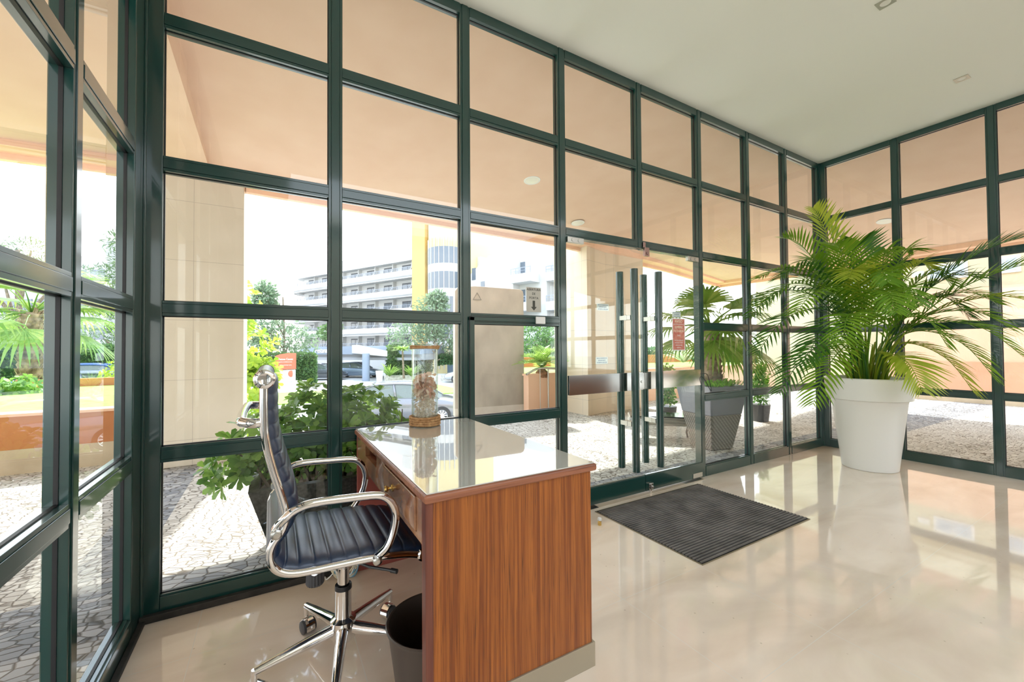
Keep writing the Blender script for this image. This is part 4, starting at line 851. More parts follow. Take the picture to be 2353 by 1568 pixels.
q = at(1640, 800, 22); hedge('clipped hedge beyond the palm at the right', q.x-3.5, q.x+5, q.y, q.y+1.2, -.6, 1.05, DARKG, 7000, .16, 5, rot=-.5)
q = at(1330, 800, 20); hedge('clipped hedge left of the second column beyond the lawn', q.x-1.0, q.x+.1, q.y, q.y+.9, -.6, .25, FRESH, 1200, .16, 6)
RUB = noisy(P('rubble_wall', (.6, .58, .52), .9), (.40, .38, .34), (.75, .73, .68), 5, 8, bump=.5)
for u0, u1, v, t_, lb in ((600, 712, 860, 29, 'low pale rubble wall under the sign board hedge'), (885, 1046, 858, 34, 'low pale rubble wall under the tall hedge block')):
    a, b = at(u0, v, t_), at(u1, v, t_); tag(MB().hexa([(a.x, a.y, -1.5), (b.x, b.y, -1.5), (b.x, b.y+.4, -1.5), (a.x, a.y+.4, -1.5)], [(a.x, a.y, -1.02), (b.x, b.y, -1.02), (b.x, b.y+.4, -1.02), (a.x, a.y+.4, -1.02)]).build('rubble_wall', RUB), lb, 'low wall', 'rubble walls')
# strap-leaved plants
def straps(mb, rg, c, n, l, w, spread=1, up=1.0):
    c = Vector(c)
    for i in range(n):
        a = rg.uniform(0, 6.28); d = Vector((math.cos(a)*spread*rg.uniform(.3, 1), math.sin(a)*spread*rg.uniform(.3, 1), up*rg.uniform(.5, 1.2))).normalized(); q = l*rg.uniform(.7, 1.15); s = d.cross(Vector((0, 0, 1))).normalized()
        pts = [c+d*q*u_+Vector((0, 0, -1))*(q*.38*u_*u_) for u_ in (0, .33, .67, 1)]; ws = [w*.5, w, w*.7, .002]; vs_ = []
        for p, ww in zip(pts, ws): vs_ += [p-s*ww*.5, p+s*ww*.5]
        mb.add(vs_, [(0, 1, 3, 2), (2, 3, 5, 4), (4, 5, 7, 6)])
def strapplant(name, label, cat, c, n, l, w, mat, base=None, spread=1, up=1, seed=1, group=None):
    t = thing(name, label, cat, c, group); mb = MB(); straps(mb, random.Random(seed), c, n, l, w, spread, up); mb.build('leaves', mat, t, raw=True)
    if base: base(t)
    return t
q = at(1245, 846, 6.4)
q = at(1245, 846, 7.7); t = strapplant('cycad', 'cycad with stiff arching fronds growing above the peach garden wall', 'cycad', (q.x, q.y, .78), 0, .7, .06, FRESH)
rg = random.Random(9)
for i in range(26):
    a = 2*PI*i/26*2.4; e_ = (.95-.6*(i/26)); l_ = rg.uniform(.5, .66)
    l_ *= 1.2; tip = Vector((q.x+math.cos(a)*l_*e_, q.y+math.sin(a)*l_*e_, .74+l_*(1.0-e_)))
    frond((q.x, q.y, .74), tip, .05, nl=20, ll=.19, seed=i, mat=FRESH, parent=t, droop=.0, bare=.12)
MB().lathe([(.0001, -.10), (.10, -.10), (.12, 0), (.06, .06), (.0001, .07)], (q.x, q.y, .72), 14).build('trunk', noisy(P('cycad_trunk', (.25, .12, .06), .9), (.12, .06, .03), (.4, .2, .1), 30, bump=.8), t, smooth=True)
q = at(1570, 842, 10); strapplant('agave', 'pale variegated agave behind the right door leaf', 'agave', (q.x, q.y, .80), 46, 1.0, .07, leafmat('agave_leaf', (.35, .48, .28), (.62, .70, .50), .2), spread=1.1, up=.8, seed=3)
q = at(1335, 845, 8.9); tree('small_bush', 'small fresh green bush on the lawn left of the second column', (q.x-.1, q.y), [(0, 0, 1.15, .42, .4, .26), (.15, 0, .98, .3, .3, .2)], 500, .10, .05, FRESH, seed=11, cat='bush', tr_r=.02, ground=.68)
q = at(925, 850, 33.5)
for i, (du, lb) in enumerate(((895, 'strap leaved plant at the left foot of the tall hedge block'), (945, 'strap leaved plant in front of the tall hedge block, nearer the vase'))):
    q = at(du, 850, 33.3); strapplant('strap_plant', lb, 'plant', (q.x, q.y, -1.05), 60, 1.9, .10, FRESH, seed=5+i, spread=1, up=1.0, group='strap leaved plants')
q = at(925, 805, 33); t = strapplant('yucca_tree', 'yucca tree with drooping pale rosette in front of the hedge block', 'yucca', (q.x, q.y, 1.0), 130, 1.5, .08, FRESH, seed=8, spread=1.2, up=.55)
MB().tube([(q.x+.1, q.y, -1.2), (q.x, q.y, 1.0)], [.10, .07], 8).build('trunk', BARK, t, smooth=True)

# ------------------------------------------------------------------ fan palms
def fan(mb, rg, c, d, r, n=22, droop=.25):
    d = d.normalized(); s = d.cross(Vector((0, 0, 1))).normalized(); 
    for k in range(n):
        a = -1.35+2.7*k/(n-1); dd = (d*math.cos(a)+s*math.sin(a)).normalized(); w = s*math.cos(a)-d*math.sin(a); l = r*(.72+.28*math.cos(a))*rg.uniform(.92, 1.05)
        pts = [c, c+dd*l*.5, c+dd*l*.8+Vector((0, 0, -droop*l*.25)), c+dd*l+Vector((0, 0, -droop*l*.75))]; ws = [.004, .022*r/.6, .014*r/.6, .002]; vs_ = []
        for p, ww in zip(pts, ws): vs_ += [p-w*ww, p+w*ww]
        mb.add(vs_, [(0, 1, 3, 2), (2, 3, 5, 4), (4, 5, 7, 6)])
def fanpalm(label, x, y, z0, z1, r0, r1, nf, fl, fr, seed, mat, name='fan_palm', lean=(0, 0)):
    rg = random.Random(seed); t = thing(name, label, 'palm tree', (x, y, z0)); 
    n = 26; mb = MB(); prof = []
    for i in range(n+1):
        u = i/n; prof.append((r0+(r1-r0)*u+(.12*r0)*(i % 2), z0+(z1-z0)*u))
    mb.lathe(prof, (x, y, 0), 16)
    for i in range(190):                     # old leaf bases
        u = rg.random(); a = rg.uniform(0, 6.28); rr = r0+(r1-r0)*u; p = Vector((x+rr*math.cos(a), y+rr*math.sin(a), z0+(z1-z0)*u)); o_ = Vector((math.cos(a), math.sin(a), 0)); s = Vector((-math.sin(a), math.cos(a), 0)); q = r0*.55
        mb.add([p-s*q*.3, p+s*q*.3, p+o_*q*.45+s*q*.16+Vector((0, 0, q)), p+o_*q*.45-s*q*.16+Vector((0, 0, q))], [(0, 1, 2, 3)])
    mb.build('trunk', noisy(P('palm_trunk', (.3, .2, .13), .9), (.13, .085, .06), (.50, .38, .28), 9, 8, (1, 1, .6), bump=.8), t)
    top = Vector((x, y, z1))
    st = MB()
    for i in range(nf):
        a = 2*PI*i/nf*2.618*3; e_ = -.45+1.5*((i*.618) % 1); d = Vector((math.cos(a)*math.cos(e_), math.sin(a)*math.cos(e_), math.sin(e_))); q = fl*rg.uniform(.8, 1.15)
        c_ = top+d*q+Vector((0, 0, -.12*q)); st.tube([top, top+d*q*.5, c_], [.018, .012, .007], 5, caps=False)
        mb = MB(); fan(mb, rg, c_, d+Vector((0, 0, -.25)), fr*rg.uniform(.85, 1.1), 22, .4); mb.build('fan_leaf', mat, t, raw=True)
    st.build('leaf_stalks', mat, t, smooth='all')
FANM = leafmat('fan_leaf', (.10, .24, .03), (.30, .42, .10), .45, .4)
RPX, RPY = 4.46, .66
fanpalm('stout fan palm with shaggy trunk in a tapered planter outside the fifth bay', RPX, RPY, .70, 1.40, .125, .095, 15, .42, .50, 3, FANM)
q = at(70, 850, 8.6); fanpalm('thick trunked palm on the lawn seen through the left glass wall', q.x, q.y, .5, 1.98, .19, .155, 22, .85, .90, 5, FANM)
# pine
q = at(310, 600, 22); PINE = leafmat('pine_needles', (.06, .12, .05), (.15, .24, .09), .2, .7)
tree('pine_tree', 'dark pine tree with open branches beyond the hedge at the left corner', (q.x, q.y), [(-.2, 0, 6.9, 1.1, 1.1, .6), (.3, 0, 6.0, 1.5, 1.3, .6), (-.6, 0, 5.2, 1.2, 1.2, .55), (.4, 0, 4.2, 1.7, 1.4, .7), (-.9, 0, 3.5, 1.0, 1.0, .5), (.2, 0, 2.4, 1.6, 1.4, .9), (-1.2, 0, 1.8, 1.2, 1.2, .7)], 520, .34, .05, PINE, seed=12, tr_r=.22)
q = at(40, 560, 26); tree('pine_tree', 'spreading pine tree at the far left behind the palm', (q.x, q.y), [(-2.2, 0, 7.0, 2.0, 1.6, .7), (.6, 0, 7.6, 2.0, 1.6, .7), (2.2, 0, 6.4, 1.3, 1.2, .6), (-.6, 0, 5.8, 1.8, 1.5, .6), (-3, 0, 5.2, 1.4, 1.2, .6), (1.5, 0, 3.0, 2.6, 1.6, 1.2), (-3, 0, 2.2, 2.6, 1.6, 1.2)], 700, .36, .05, PINE, seed=13, tr_r=.25)
# shrubs on the left wall
for i, (u, v, t_, lb) in enumerate(((30, 905, 6.4, 'glossy leaved shrub on the orange wall at far left'), (292, 868, 10, 'bright shrub on the far planter wall near the left corner post'))):
    q = at(u, v, t_); s_t = thing('wall_shrub', lb, 'shrub', (q.x, q.y, .50 if i == 0 else -.2)); mb = MB(); rosettes(mb, random.Random(30+i), (q.x, q.y, q.z), (.45, .35, .30) if i == 0 else (.5, .5, .45), 70, .13, .06, 7); mb.build('foliage', PITT if i == 0 else YEL, s_t, raw=True)
    MB().tube([(q.x, q.y, -.3), (q.x, q.y, q.z)], .02, 6).build('stem', BARK, s_t)
o = MB().box(-3.9, -1.7, 8.25, 8.45, .0, .66).build('planter_wall', ORANGE); tag(o, 'far orange planter wall across the left lawn', 'planter wall')
MBL = MB().box(-9.6, -1.9, 8.2, 10.2, -1.5, -.30).build('lawn_left_far', GRASS); tag(MBL, 'sloping lawn before the far orange planter wall', 'lawn', kind='structure')

# ------------------------------------------------------------------ tapered woven planter, bench, ivy
def weave(name, c1, c2):
    m = P(name, c1, .5); b = m.node_tree.nodes['Principled BSDF']; tc = N(m, 'ShaderNodeTexCoord'); w1 = N(m, 'ShaderNodeTexWave', wave_type='BANDS', bands_direction='DIAGONAL'); w2 = N(m, 'ShaderNodeTexWave', wave_type='BANDS', bands_direction='Z')
    w1.inputs['Scale'].default_value = 18; w2.inputs['Scale'].default_value = 24; L(m, tc.outputs['Object'], w1.inputs['Vector']); L(m, tc.outputs['Object'], w2.inputs['Vector'])
    mu = N(m, 'ShaderNodeMath', operation='MULTIPLY'); L(m, w1.outputs['Fac'], mu.inputs[0]); L(m, w2.outputs['Fac'], mu.inputs[1]); cr = N(m, 'ShaderNodeValToRGB'); e = cr.color_ramp.elements; e[0].color = (*c1, 1); e[1].color = (*c2, 1); e[1].position = .6
    L(m, mu.outputs[0], cr.inputs[0]); L(m, cr.outputs[0], b.inputs['Base Color']); bp = N(m, 'ShaderNodeBump'); bp.inputs['Strength'].default_value = .8; bp.inputs['Distance'].default_value = .01; L(m, mu.outputs[0], bp.inputs['Height']); L(m, bp.outputs[0], b.inputs['Normal']); return m
WEAVE = weave('grey_weave', (.16, .14, .12), (.48, .44, .38))
def frustum(mb, cx_, cy_, z0, z1, a0, a1, rot=0):
    def sq(a, z): return [Vector((cx_, cy_, z))+Matrix.Rotation(rot, 3, 'Z') @ Vector((sx_*a, sy_*a, 0)) for sx_, sy_ in ((-1, -1), (1, -1), (1, 1), (-1, 1))]
    mb.hexa(sq(a0, z0), sq(a1, z1))
t = thing('palm_planter', 'large tapered grey planter with woven lower half holding the fan palm', 'planter', (RPX, RPY, 0))
mb = MB(); frustum(mb, RPX, RPY, 0, .40, .155, .225, -.20); mb.build('woven_base', WEAVE, t, bevel=.01)
mb = MB(); frustum(mb, RPX, RPY, .40, .73, .225, .275, -.20); mb.build('smooth_upper', P('planter_grey', (.22, .23, .27), .4), t, bevel=.012)
gt = thing('planter_grass', 'bright green grass tuft spilling over the tapered planter', 'grass tuft', (RPX, RPY, .73)); mb = MB(); rg = random.Random(77)
for i in range(420):
    a, b = rg.uniform(-.27, .27), rg.uniform(-.27, .27); p = Vector((RPX+a, RPY+b, .73)); d = Vector((a*1.6+rg.uniform(-.3, .3), b*1.6+rg.uniform(-.3, .3), .5)).normalized(); s = d.cross(Vector((0, 0, 1))).normalized()*.006; l = rg.uniform(.07, .14)
    mb.add([p-s, p+s, p+d*l*.6+s, p+d*l*.6-s, p+d*l-Vector((0, 0, l*.5))], [(0, 1, 2, 3), (3, 2, 4)])
mb.build('blades', leafmat('grass_blade', (.10, .35, .02), (.3, .6, .08), .4), gt, raw=True)
t = thing('rattan_bench', 'low woven rattan bench with dark curved legs outside the right door leaf', 'bench', (4.35, .95, 0))
Mb_ = Matrix.Translation((4.30, 1.25, 0)) @ Matrix.Rotation(-.75, 4, 'Z')
MB().box(-.40, .40, -.20, .20, .20, .30, Mb_).build('woven_seat', WEAVE, t, bevel=.012); MB().box(-.385, .385, -.185, .185, .301, .312, Mb_).build('glass_top', P('dark_bench_top', (.05, .05, .05), .1), t)
for sx_ in (-1, 1):
    for sy_ in (-1, 1): MB().tube([Mb_ @ Vector((sx_*(.33+o_), sy_*.15, z)) for o_, z in ((0, .21), (.02, .14), (0, .07), (.015, 0))], .012, 8).build('leg', DGREY, t, smooth=True)
for i, (x, y, lb) in enumerate(((5.28, 1.95, 'narrow ivy column in a dark pot left of the fan palm'), (6.66, 1.30, 'narrow ivy column in a dark pot right of the fan palm'))):
    t = thing('ivy_column', lb, 'ivy', (x, y, 0), 'ivy columns by the palm'); MB().lathe([(.0001, 0), (.11, 0), (.14, .26), (.12, .26), (.0001, .24)], (x, y, 0), 20).build('pot', DGREY, t, smooth=True)
    mb = MB(); 
    for k in range(5): leafcloud(mb, random.Random(40+i*7+k), (x, y, .36+.11*k), (.12, .12, .10), 130, .06, .045, .2)
    mb.build('foliage', leafmat('ivy_leaf', (.04, .2, .02), (.2, .45, .06), .35), t, raw=True)

# ------------------------------------------------------------------ cars on the street
TYRE = P('tyre_rubber', (.02, .02, .022), .7); ALLOY = P('alloy_rim', (.7, .7, .7), .25, 1); CGLASS = P('car_glass', (.10, .13, .12), .05, 0, 1); LAMPR = P('tail_lamp', (.4, .02, .02), .2)
def car(label, x, y, heading, col, z0=-1.5, L_=4.5, W_=1.78, seed=0, full=True):
    paint = P('car_paint', col, .25, .35, .5, .8); t = thing('car', label, 'car', (x, y, z0), 'cars on the street')
    M_ = Matrix.Translation((x, y, z0)) @ Matrix.Rotation(heading, 4, 'Z')
    # lower body cross-sections along the length: x, floor z, belt z, half width
    S = [(-L_/2, .42, .66, .70), (-L_/2+.10, .26, .86, .80), (-L_/2+.55, .22, .96, .87), (-.9, .20, .95, .89), (.1, .20, .93, .89), (.95, .20, .92, .88), (1.45, .22, .86, .86), (L_/2-.25, .24, .72, .80), (L_/2-.04, .30, .60, .70), (L_/2, .38, .52, .62)]
    vs_ = []; fs_ = []
    for (sx_, zf, zb, hw) in S:
        prof = [(hw*.86, zf), (hw*.99, zf+.10), (hw*1.0, (zf+zb)/2), (hw*.97, zb-.05), (hw*.88, zb)]
        ring = [(sx_, yy, zz) for yy, zz in prof]+[(sx_, -yy, zz) for yy, zz in prof[::-1]]; vs_ += [M_ @ Vector(v) for v in ring]
    n = 10
    for i in range(len(S)-1):
        for k in range(n): fs_.append((i*n+k, i*n+(k+1) % n, (i+1)*n+(k+1) % n, (i+1)*n+k))
    fs_ += [tuple(range(n)), tuple((len(S)-1)*n+k for k in range(n))]
    MB().add(vs_, fs_).build('body', paint, t, smooth='all')
    def cabin(name, mat, k, zt, inset, zb=.90):
        Q = [(-1.95+inset, .90, .60), (-1.25+inset, zt-.10, .66), (-.7, zt, .66), (.15, zt, .65), (.55-inset, zt-.10, .64), (1.25-inset, .88, .68)]
        vs_ = []; 
        for i, (qx, qz, hw) in enumerate(Q): vs_ += [M_ @ Vector((qx, s*hw*k, qz)) for s in (-1, 1)]
        lo = [(qx, .84) for qx, qz, hw in Q]
        for i, (qx, qz, hw) in enumerate(Q): vs_ += [M_ @ Vector((qx, s*(.80)*k, .86)) for s in (-1, 1)]
        m_ = len(Q)*2; fs_ = []
        for i in range(len(Q)-1):
            a = 2*i; fs_ += [(a, a+1, a+3, a+2), (a, a+2, m_+a+2, m_+a), (a+1, m_+a+1, m_+a+3, a+3)]
        MB().add(vs_, fs_).build(name, mat, t)
    cabin('window_glass', CGLASS, 1.0, 1.40, 0)
    mb = MB()                                   # roof, pillars
    for s in (-1, 1):
        R_ = [(-1.95, .91, .605), (-1.25, 1.315, .665), (-.7, 1.415, .665), (.15, 1.415, .655), (.55, 1.31, .645), (1.25, .89, .685)]
        mb.tube(smoothpath([M_ @ Vector((a, s*h, z)) for a, z, h in R_], 4), .035, 6)
        for px0, px1 in ((-.35, -.25), (-1.35, -1.62)): mb.tube([M_ @ Vector((px0, s*.67, 1.39)), M_ @ Vector((px1, s*.81, .88))], .045, 6)
    mb.hexa([M_ @ Vector(v) for v in ((-1.2, -.64, 1.33), (.35, -.63, 1.37), (.35, .63, 1.37), (-1.2, .64, 1.33))], [M_ @ Vector(v) for v in ((-1.1, -.60, 1.42), (.2, -.60, 1.45), (.2, .60, 1.45), (-1.1, .60, 1.42))])
    mb.build('roof', paint, t, smooth='all')
    for wx in (-1.36, 1.36):
        for s in (-1, 1):
            Mw = M_ @ Matrix.Translation((wx, s*.80, .315)) @ Matrix.Rotation(PI/2, 4, 'X')
            wh = MB().lathe([(.20, -.10), (.30, -.10), (.315, -.07), (.315, .07), (.30, .10), (.20, .10), (.20, -.10)], n=28, M=Mw).build('wheel', TYRE, t, smooth=True)
            mb = MB(); mb.lathe([(.205, -.092), (.20, -.105), (.185, -.095), (.185, .095), (.20, .105), (.205, .092)], n=28, M=Mw); mb.lathe([(.0001, -.098), (.05, -.098), (.05, .098), (.0001, .098)], n=14, M=Mw)
            for k in range(10): mb.box(.03, .195, -.016, .016, -.09, .09, Mw @ Matrix.Rotation(2*PI*k/10, 4, 'Z'))
            mb.build('rim', ALLOY, wh)
    mb = MB(); mb.box(-L_/2-.01, -L_/2+.10, -.72, -.50, .70, .84, M_).box(-L_/2-.01, -L_/2+.10, .50, .72, .70, .84, M_); mb.build('tail_lamps', LAMPR, t, bevel=.02)
    return t
q = at(905, 900, 15.6); car('silver estate car parked on the street behind the bush and the glass vase', q.x+.35, q.y-.55, R(-26), (.20, .20, .22))
q = at(1050, 865, 32.5); car('white car parked beyond the grass strip right of the glass vase', q.x+1.3, q.y-.2, R(-25+180), (.42, .43, .45))
q = at(735, 862, 36.5); car('dark grey car parked beside the hotel canopy', q.x, q.y, R(-30), (.10, .11, .13))
q = at(820, 862, 39); car('pale blue car parked under the hotel canopy', q.x, q.y, R(-35), (.20, .27, .36))
q = at(228, 888, 12.6); car('silver grey car behind the orange wall at the left', q.x, q.y, R(10), (.22, .26, .32), z0=-.9)
q = at(20, 905, 11.0); car('pale silver car at the far left behind the shrub', q.x-3.4, q.y, R(10), (.34, .36, .39), z0=-.9)
q = at(215, 862, 15.6); car('blue car parked at the foot of the long hedge', q.x, q.y, R(8), (.05, .12, .42), z0=-.75)

# ------------------------------------------------------------------ sign board
q = at(655, 850, 29); SB = thing('sign_board', 'rust red and white sign board on the street in front of the hedge', 'sign', (q.x, q.y, -1.5))
Ms = Matrix.Translation((q.x, q.y, 0)) @ Matrix.Rotation(-.42, 4, 'Z')
def W2(x, y, z): return Ms @ Vector((x, y, z))
MB().prism([W2(-.68, 0, -1.5), W2(.66, 0, -1.5), W2(.66, 0, -.24), W2(-.68, 0, -.30)], Ms.to_3x3() @ Vector((0, .12, 0))).build('white_base', PAPER, SB)
RUST = P('rust_red', (.50, .13, .07), .5)
MB().prism([W2(-.68, -.01, -.26), W2(.70, -.01, -.20), W2(.70, -.01, .92), W2(.2, -.01, .93), W2(-.3, -.01, .86), W2(-.66, -.01, .74)], Ms.to_3x3() @ Vector((0, .13, 0))).build('red_panel', RUST, SB)
Mt = Ms @ axes((1, 0, 0), (0, 0, 1), (0, -1, 0), (0, 0, 0))
text('Pestana Cascais', .20, Ms @ axes((1, 0, 0), (0, 0, 1), (0, -1, 0), (.05, -.02, .50)), PAPER, SB, sx=.78)
text('OCEAN & CONFERENCE HOTEL', .075, Ms @ axes((1, 0, 0), (0, 0, 1), (0, -1, 0), (.05, -.02, .30)), PAPER, SB, sx=.8)
text('HOTEL & APARTMENT HOTEL', .075, Ms @ axes((1, 0, 0), (0, 0, 1), (0, -1, 0), (.05, -.02, .08)), PAPER, SB, sx=.8)
MB().ell(W2(.42, -.02, -.52), .20, .03, .24, 16, 10).build('red_emblem', RUST, SB, smooth=True)
# bicycle mirror / traffic mirror on a bent pole
q = at(795, 890, 14); t = thing('street_mirror', 'small round mirror on a thin bent pole behind the bush', 'mirror', (q.x, q.y, -1.5))
MB().tube([(q.x, q.y, -1.5), (q.x, q.y, -.20), (q.x-.10, q.y, -.10)], .015, 8).build('pole', DGREY, t, smooth=True); MB().ell((q.x+.12, q.y, -.13), .055, .03, .055, 14, 8).build('mirror_head', DGREY, t, smooth=True)
MB().tube([(q.x-.10, q.y, -.10), (q.x+.12, q.y, -.13)], .008, 6).build('bracket', DGREY, t)

# ------------------------------------------------------------------ hotel
HW = P('hotel_white', (.50, .50, .50), .8); HG = P('hotel_recess', (.60, .60, .60), .9); HGL = P('hotel_glass', (.08, .11, .15), .08, 0, 1); HFR = P('hotel_frame', (.05, .06, .08), .5); RAILM = P('hotel_railing', (.25, .28, .34), .5)
p1 = at(686, 785, 60); p2 = at(953, 785, 47.5); p1.z = p2.z = 0
ex = (p2-p1); LEN = ex.length; ex.normalize(); ny = Vector((ex.y, -ex.x, 0))          # towards the lobby
def H(s, d, z): return p1+ex*s+ny*d+Vector((0, 0, z))
def hb(mb, s0, s1, d0, d1, z0, z1): return mb.hexa([H(s0, d1, z0), H(s1, d1, z0), H(s1, d0, z0), H(s0, d0, z0)], [H(s0, d1, z1), H(s1, d1, z1), H(s1, d0, z1), H(s0, d0, z1)])
hotel = thing('hotel_building', 'large white hotel wing with curved rows of balconies beyond the street', 'building', tuple(H(LEN/2, 0, -1.5)))
mb = MB(); hb(mb, 0, LEN, -12, -1.3, -1.5, 12.9); 
n = 14; arc = [H(-2.8*math.sin(PI/2*i/n)*1.0, -1.3-2.8*(1-math.cos(PI/2*i/n)), 0) for i in range(n+1)]
mb.prism([*[a+Vector((0, 0, -1.5)) for a in arc], H(-2.8, -12, -1.5), H(0, -12, -1.5)], (0, 0, 13.3)); mb.build('wall_body', HG, hotel)
mb = MB(); hb(mb, 0, LEN, -1.6, -.25, 11.6, 13.0); 
arc = [H(-2.6*math.sin(PI/2*i/n), -.25-2.6*(1-math.cos(PI/2*i/n)), 0) for i in range(n+1)]; mb.prism([*[a+Vector((0, 0, 11.6)) for a in arc], H(-2.6, -6, 11.6), H(0, -6, 11.6)], (0, 0, 1.2)); hb(mb, LEN-2.3, LEN+.2, -3, -.2, 12.9, 14.4); mb.build('parapet', HW, hotel)
FZ = [9.75, 7.55, 5.35, 3.15, .95]
def ribbon(mb, off, th, z0, z1, R_=3.4):
    pts = [(LEN, off), (0, off)]+[(-R_*math.sin(PI/2*i/12), off-R_*(1-math.cos(PI/2*i/12))) for i in range(1, 13)]+[(-R_, off-R_-3)]
    P0 = [H(s, d, 0) for s, d in pts]
    for i in range(len(P0)-1):
        a, b = P0[i], P0[i+1]; t_ = (b-a).normalized(); nn = Vector((t_.y, -t_.x, 0)); nn = nn if nn.dot(H(LEN/2, -20, 0)-a) > 0 else -nn
        mb.hexa([a+Vector((0, 0, z0)), b+Vector((0, 0, z0)), b+nn*th+Vector((0, 0, z0)), a+nn*th+Vector((0, 0, z0))], [a+Vector((0, 0, z1)), b+Vector((0, 0, z1)), b+nn*th+Vector((0, 0, z1)), a+nn*th+Vector((0, 0, z1))])
nb = 7; bw = (LEN-.6)/nb
for fz in FZ:
    mb = MB(); ribbon(mb, .25, 1.7, fz-.22, fz); ribbon(mb, .25, .12, fz-.30, fz+.62); mb.build('balcony', HW, hotel)
    mb = MB(); ribbon(mb, .25, .05, fz+.93, fz+.98); ribbon(mb, .25, .03, fz+.76, fz+.79)
    for k in range(int(LEN/.8)): hb(mb, k*.8, k*.8+.05, .17, .23, fz+.62, fz+.95)
    mb.build('railing', RAILM, hotel)
    for k in range(nb):
        s = .5+k*bw
        w_ = MB(); hb(w_, s, s+bw*.56, -1.32, -1.24, fz, fz+1.62); w_ = w_.build('balcony_window', HFR, hotel)
        m2 = MB(); hb(m2, s+.12, s+bw*.28-.04, -1.25, -1.22, fz+.05, fz+1.46); hb(m2, s+bw*.28+.04, s+bw*.56-.06, -1.25, -1.22, fz+.05, fz+1.46); m2.build('pane', HGL, w_)
    mb = MB()
    for k in range(nb):                         # curved divider fins
        s = .5+k*bw+bw*.62; mb.prism([H(s, -1.3, fz), H(s, .1, fz), H(s, .1, fz+.5), H(s, -.45, fz+.75), H(s, -.75, fz+1.2), H(s, -.8, fz+1.9), H(s, -1.3, fz+1.9)], ex*.14)
    mb.build('divider', HW, hotel)
# yellow stair tower
YELW = P('yellow_render', (.62, .40, .13), .85); YEL2 = P('pale_yellow_render', (.60, .50, .26), .85)
tw = thing('stair_tower', 'yellow stair tower with rounded window bay between the white hotel wings', 'tower', tuple(H(LEN+3, 0, -1.5)))
mb = MB(); hb(mb, LEN+.2, LEN+2.2, -6, .6, -1.5, 17.5); mb.build('flat_wall', YELW, tw)
ctr = H(LEN+4.1, -.9, 0)
mb = MB(); prof = [(2.0, -1.5), (2.0, 19.5), (.001, 19.5)]; mb.lathe(prof, ctr, 40); hb(mb, LEN+2.2, LEN+6.8, -6, -1.2, -1.5, 18.5); mb.build('round_bay', YEL2, tw, smooth=True)
for z0 in (10.4, 7.7, 5.0, 2.3):
    MB().lathe([(2.03, z0-.9), (2.05, z0-.9), (2.05, z0), (2.03, z0)], ctr, 40).build('white_band', HW, tw, smooth=True)
    wn = MB().lathe([(2.02, z0), (2.06, z0), (2.06, z0+1.8), (2.02, z0+1.8)], ctr, 40).build('window_band', HGL, tw, smooth=True)
mb = MB()
for k in range(40):
    a = 2*PI*k/24; 
    if k < 24: mb.box(-.035, .035, 2.04, 2.10, -1, 13.2, Matrix.Translation(ctr) @ Matrix.Rotation(a, 4, 'Z'))
mb.build('mullions', HW, tw)
# second white wing, stepping to the right
g1 = at(1082, 785, 45); g2 = at(1180, 785, 41); g1.z = g2.z = 0; e2 = (g2-g1).normalized(); n2 = Vector((e2.y, -e2.x, 0)); L2 = (g2-g1).length
def G(s, d, z): return g1+e2*s+n2*d+Vector((0, 0, z))
def gb(mb, s0, s1, d0, d1, z0, z1): return mb.hexa([G(s0, d1, z0), G(s1, d1, z0), G(s1, d0, z0), G(s0, d0, z0)], [G(s0, d1, z1), G(s1, d1, z1), G(s1, d0, z1), G(s0, d0, z1)])
wing = thing('hotel_wing', 'white hotel wing with a pitched gable and stepped balconies behind the concrete slab', 'building', tuple(G(6, 0, -1.5)))
mb = MB(); mb.prism([G(0, 0, -1.5), G(L2, 0, -1.5), G(L2, 0, 10.7), G(L2*.45, 0, 10.9), G(0, 0, 9.3)], -n2*8); gb(mb, -1.2, 0, -8, -1.5, -1.5, 11.5)
for k in range(3):
    gb(mb, L2+k*3.4, L2+(k+1)*3.4, -8, -1.0-k*1.2, -1.5, 10.4-k*.15)
mb.build('wall_body', HW, wing)
for (s, z) in ((.25, 6.3), (.25, 3.6), (.25, 8.6), (1.6, 7.0), (1.6, 4.0)):
    w_ = MB(); gb(w_, s, s+.55, -.02, .04, z, z+1.3); w_.build('window', HGL, wing)
for k in range(3):
    s0 = L2+k*3.4
    for z in (8.1, 5.3, 2.6, 0):
        mb = MB(); gb(mb, s0+.1, s0+2.6, -1-k*1.2, .55-k*1.2, z-.55, z+.28); mb.build('balcony', HW, wing)
        mb = MB(); gb(mb, s0+.1, s0+2.6, .46-k*1.2, .50-k*1.2, z+.82, z+.88); gb(mb, s0+.1, s0+2.6, .46-k*1.2, .50-k*1.2, z+.55, z+.58)
        for j in range(5): gb(mb, s0+.1+j*.61, s0+.15+j*.61, .46-k*1.2, .50-k*1.2, z+.28, z+.85)
        mb.build('railing', RAILM, wing)
        w_ = MB(); gb(w_, s0+.15, s0+.75, -1-k*1.2, -.95-k*1.2, z+.28, z+1.75); w_.build('window', HGL, wing)
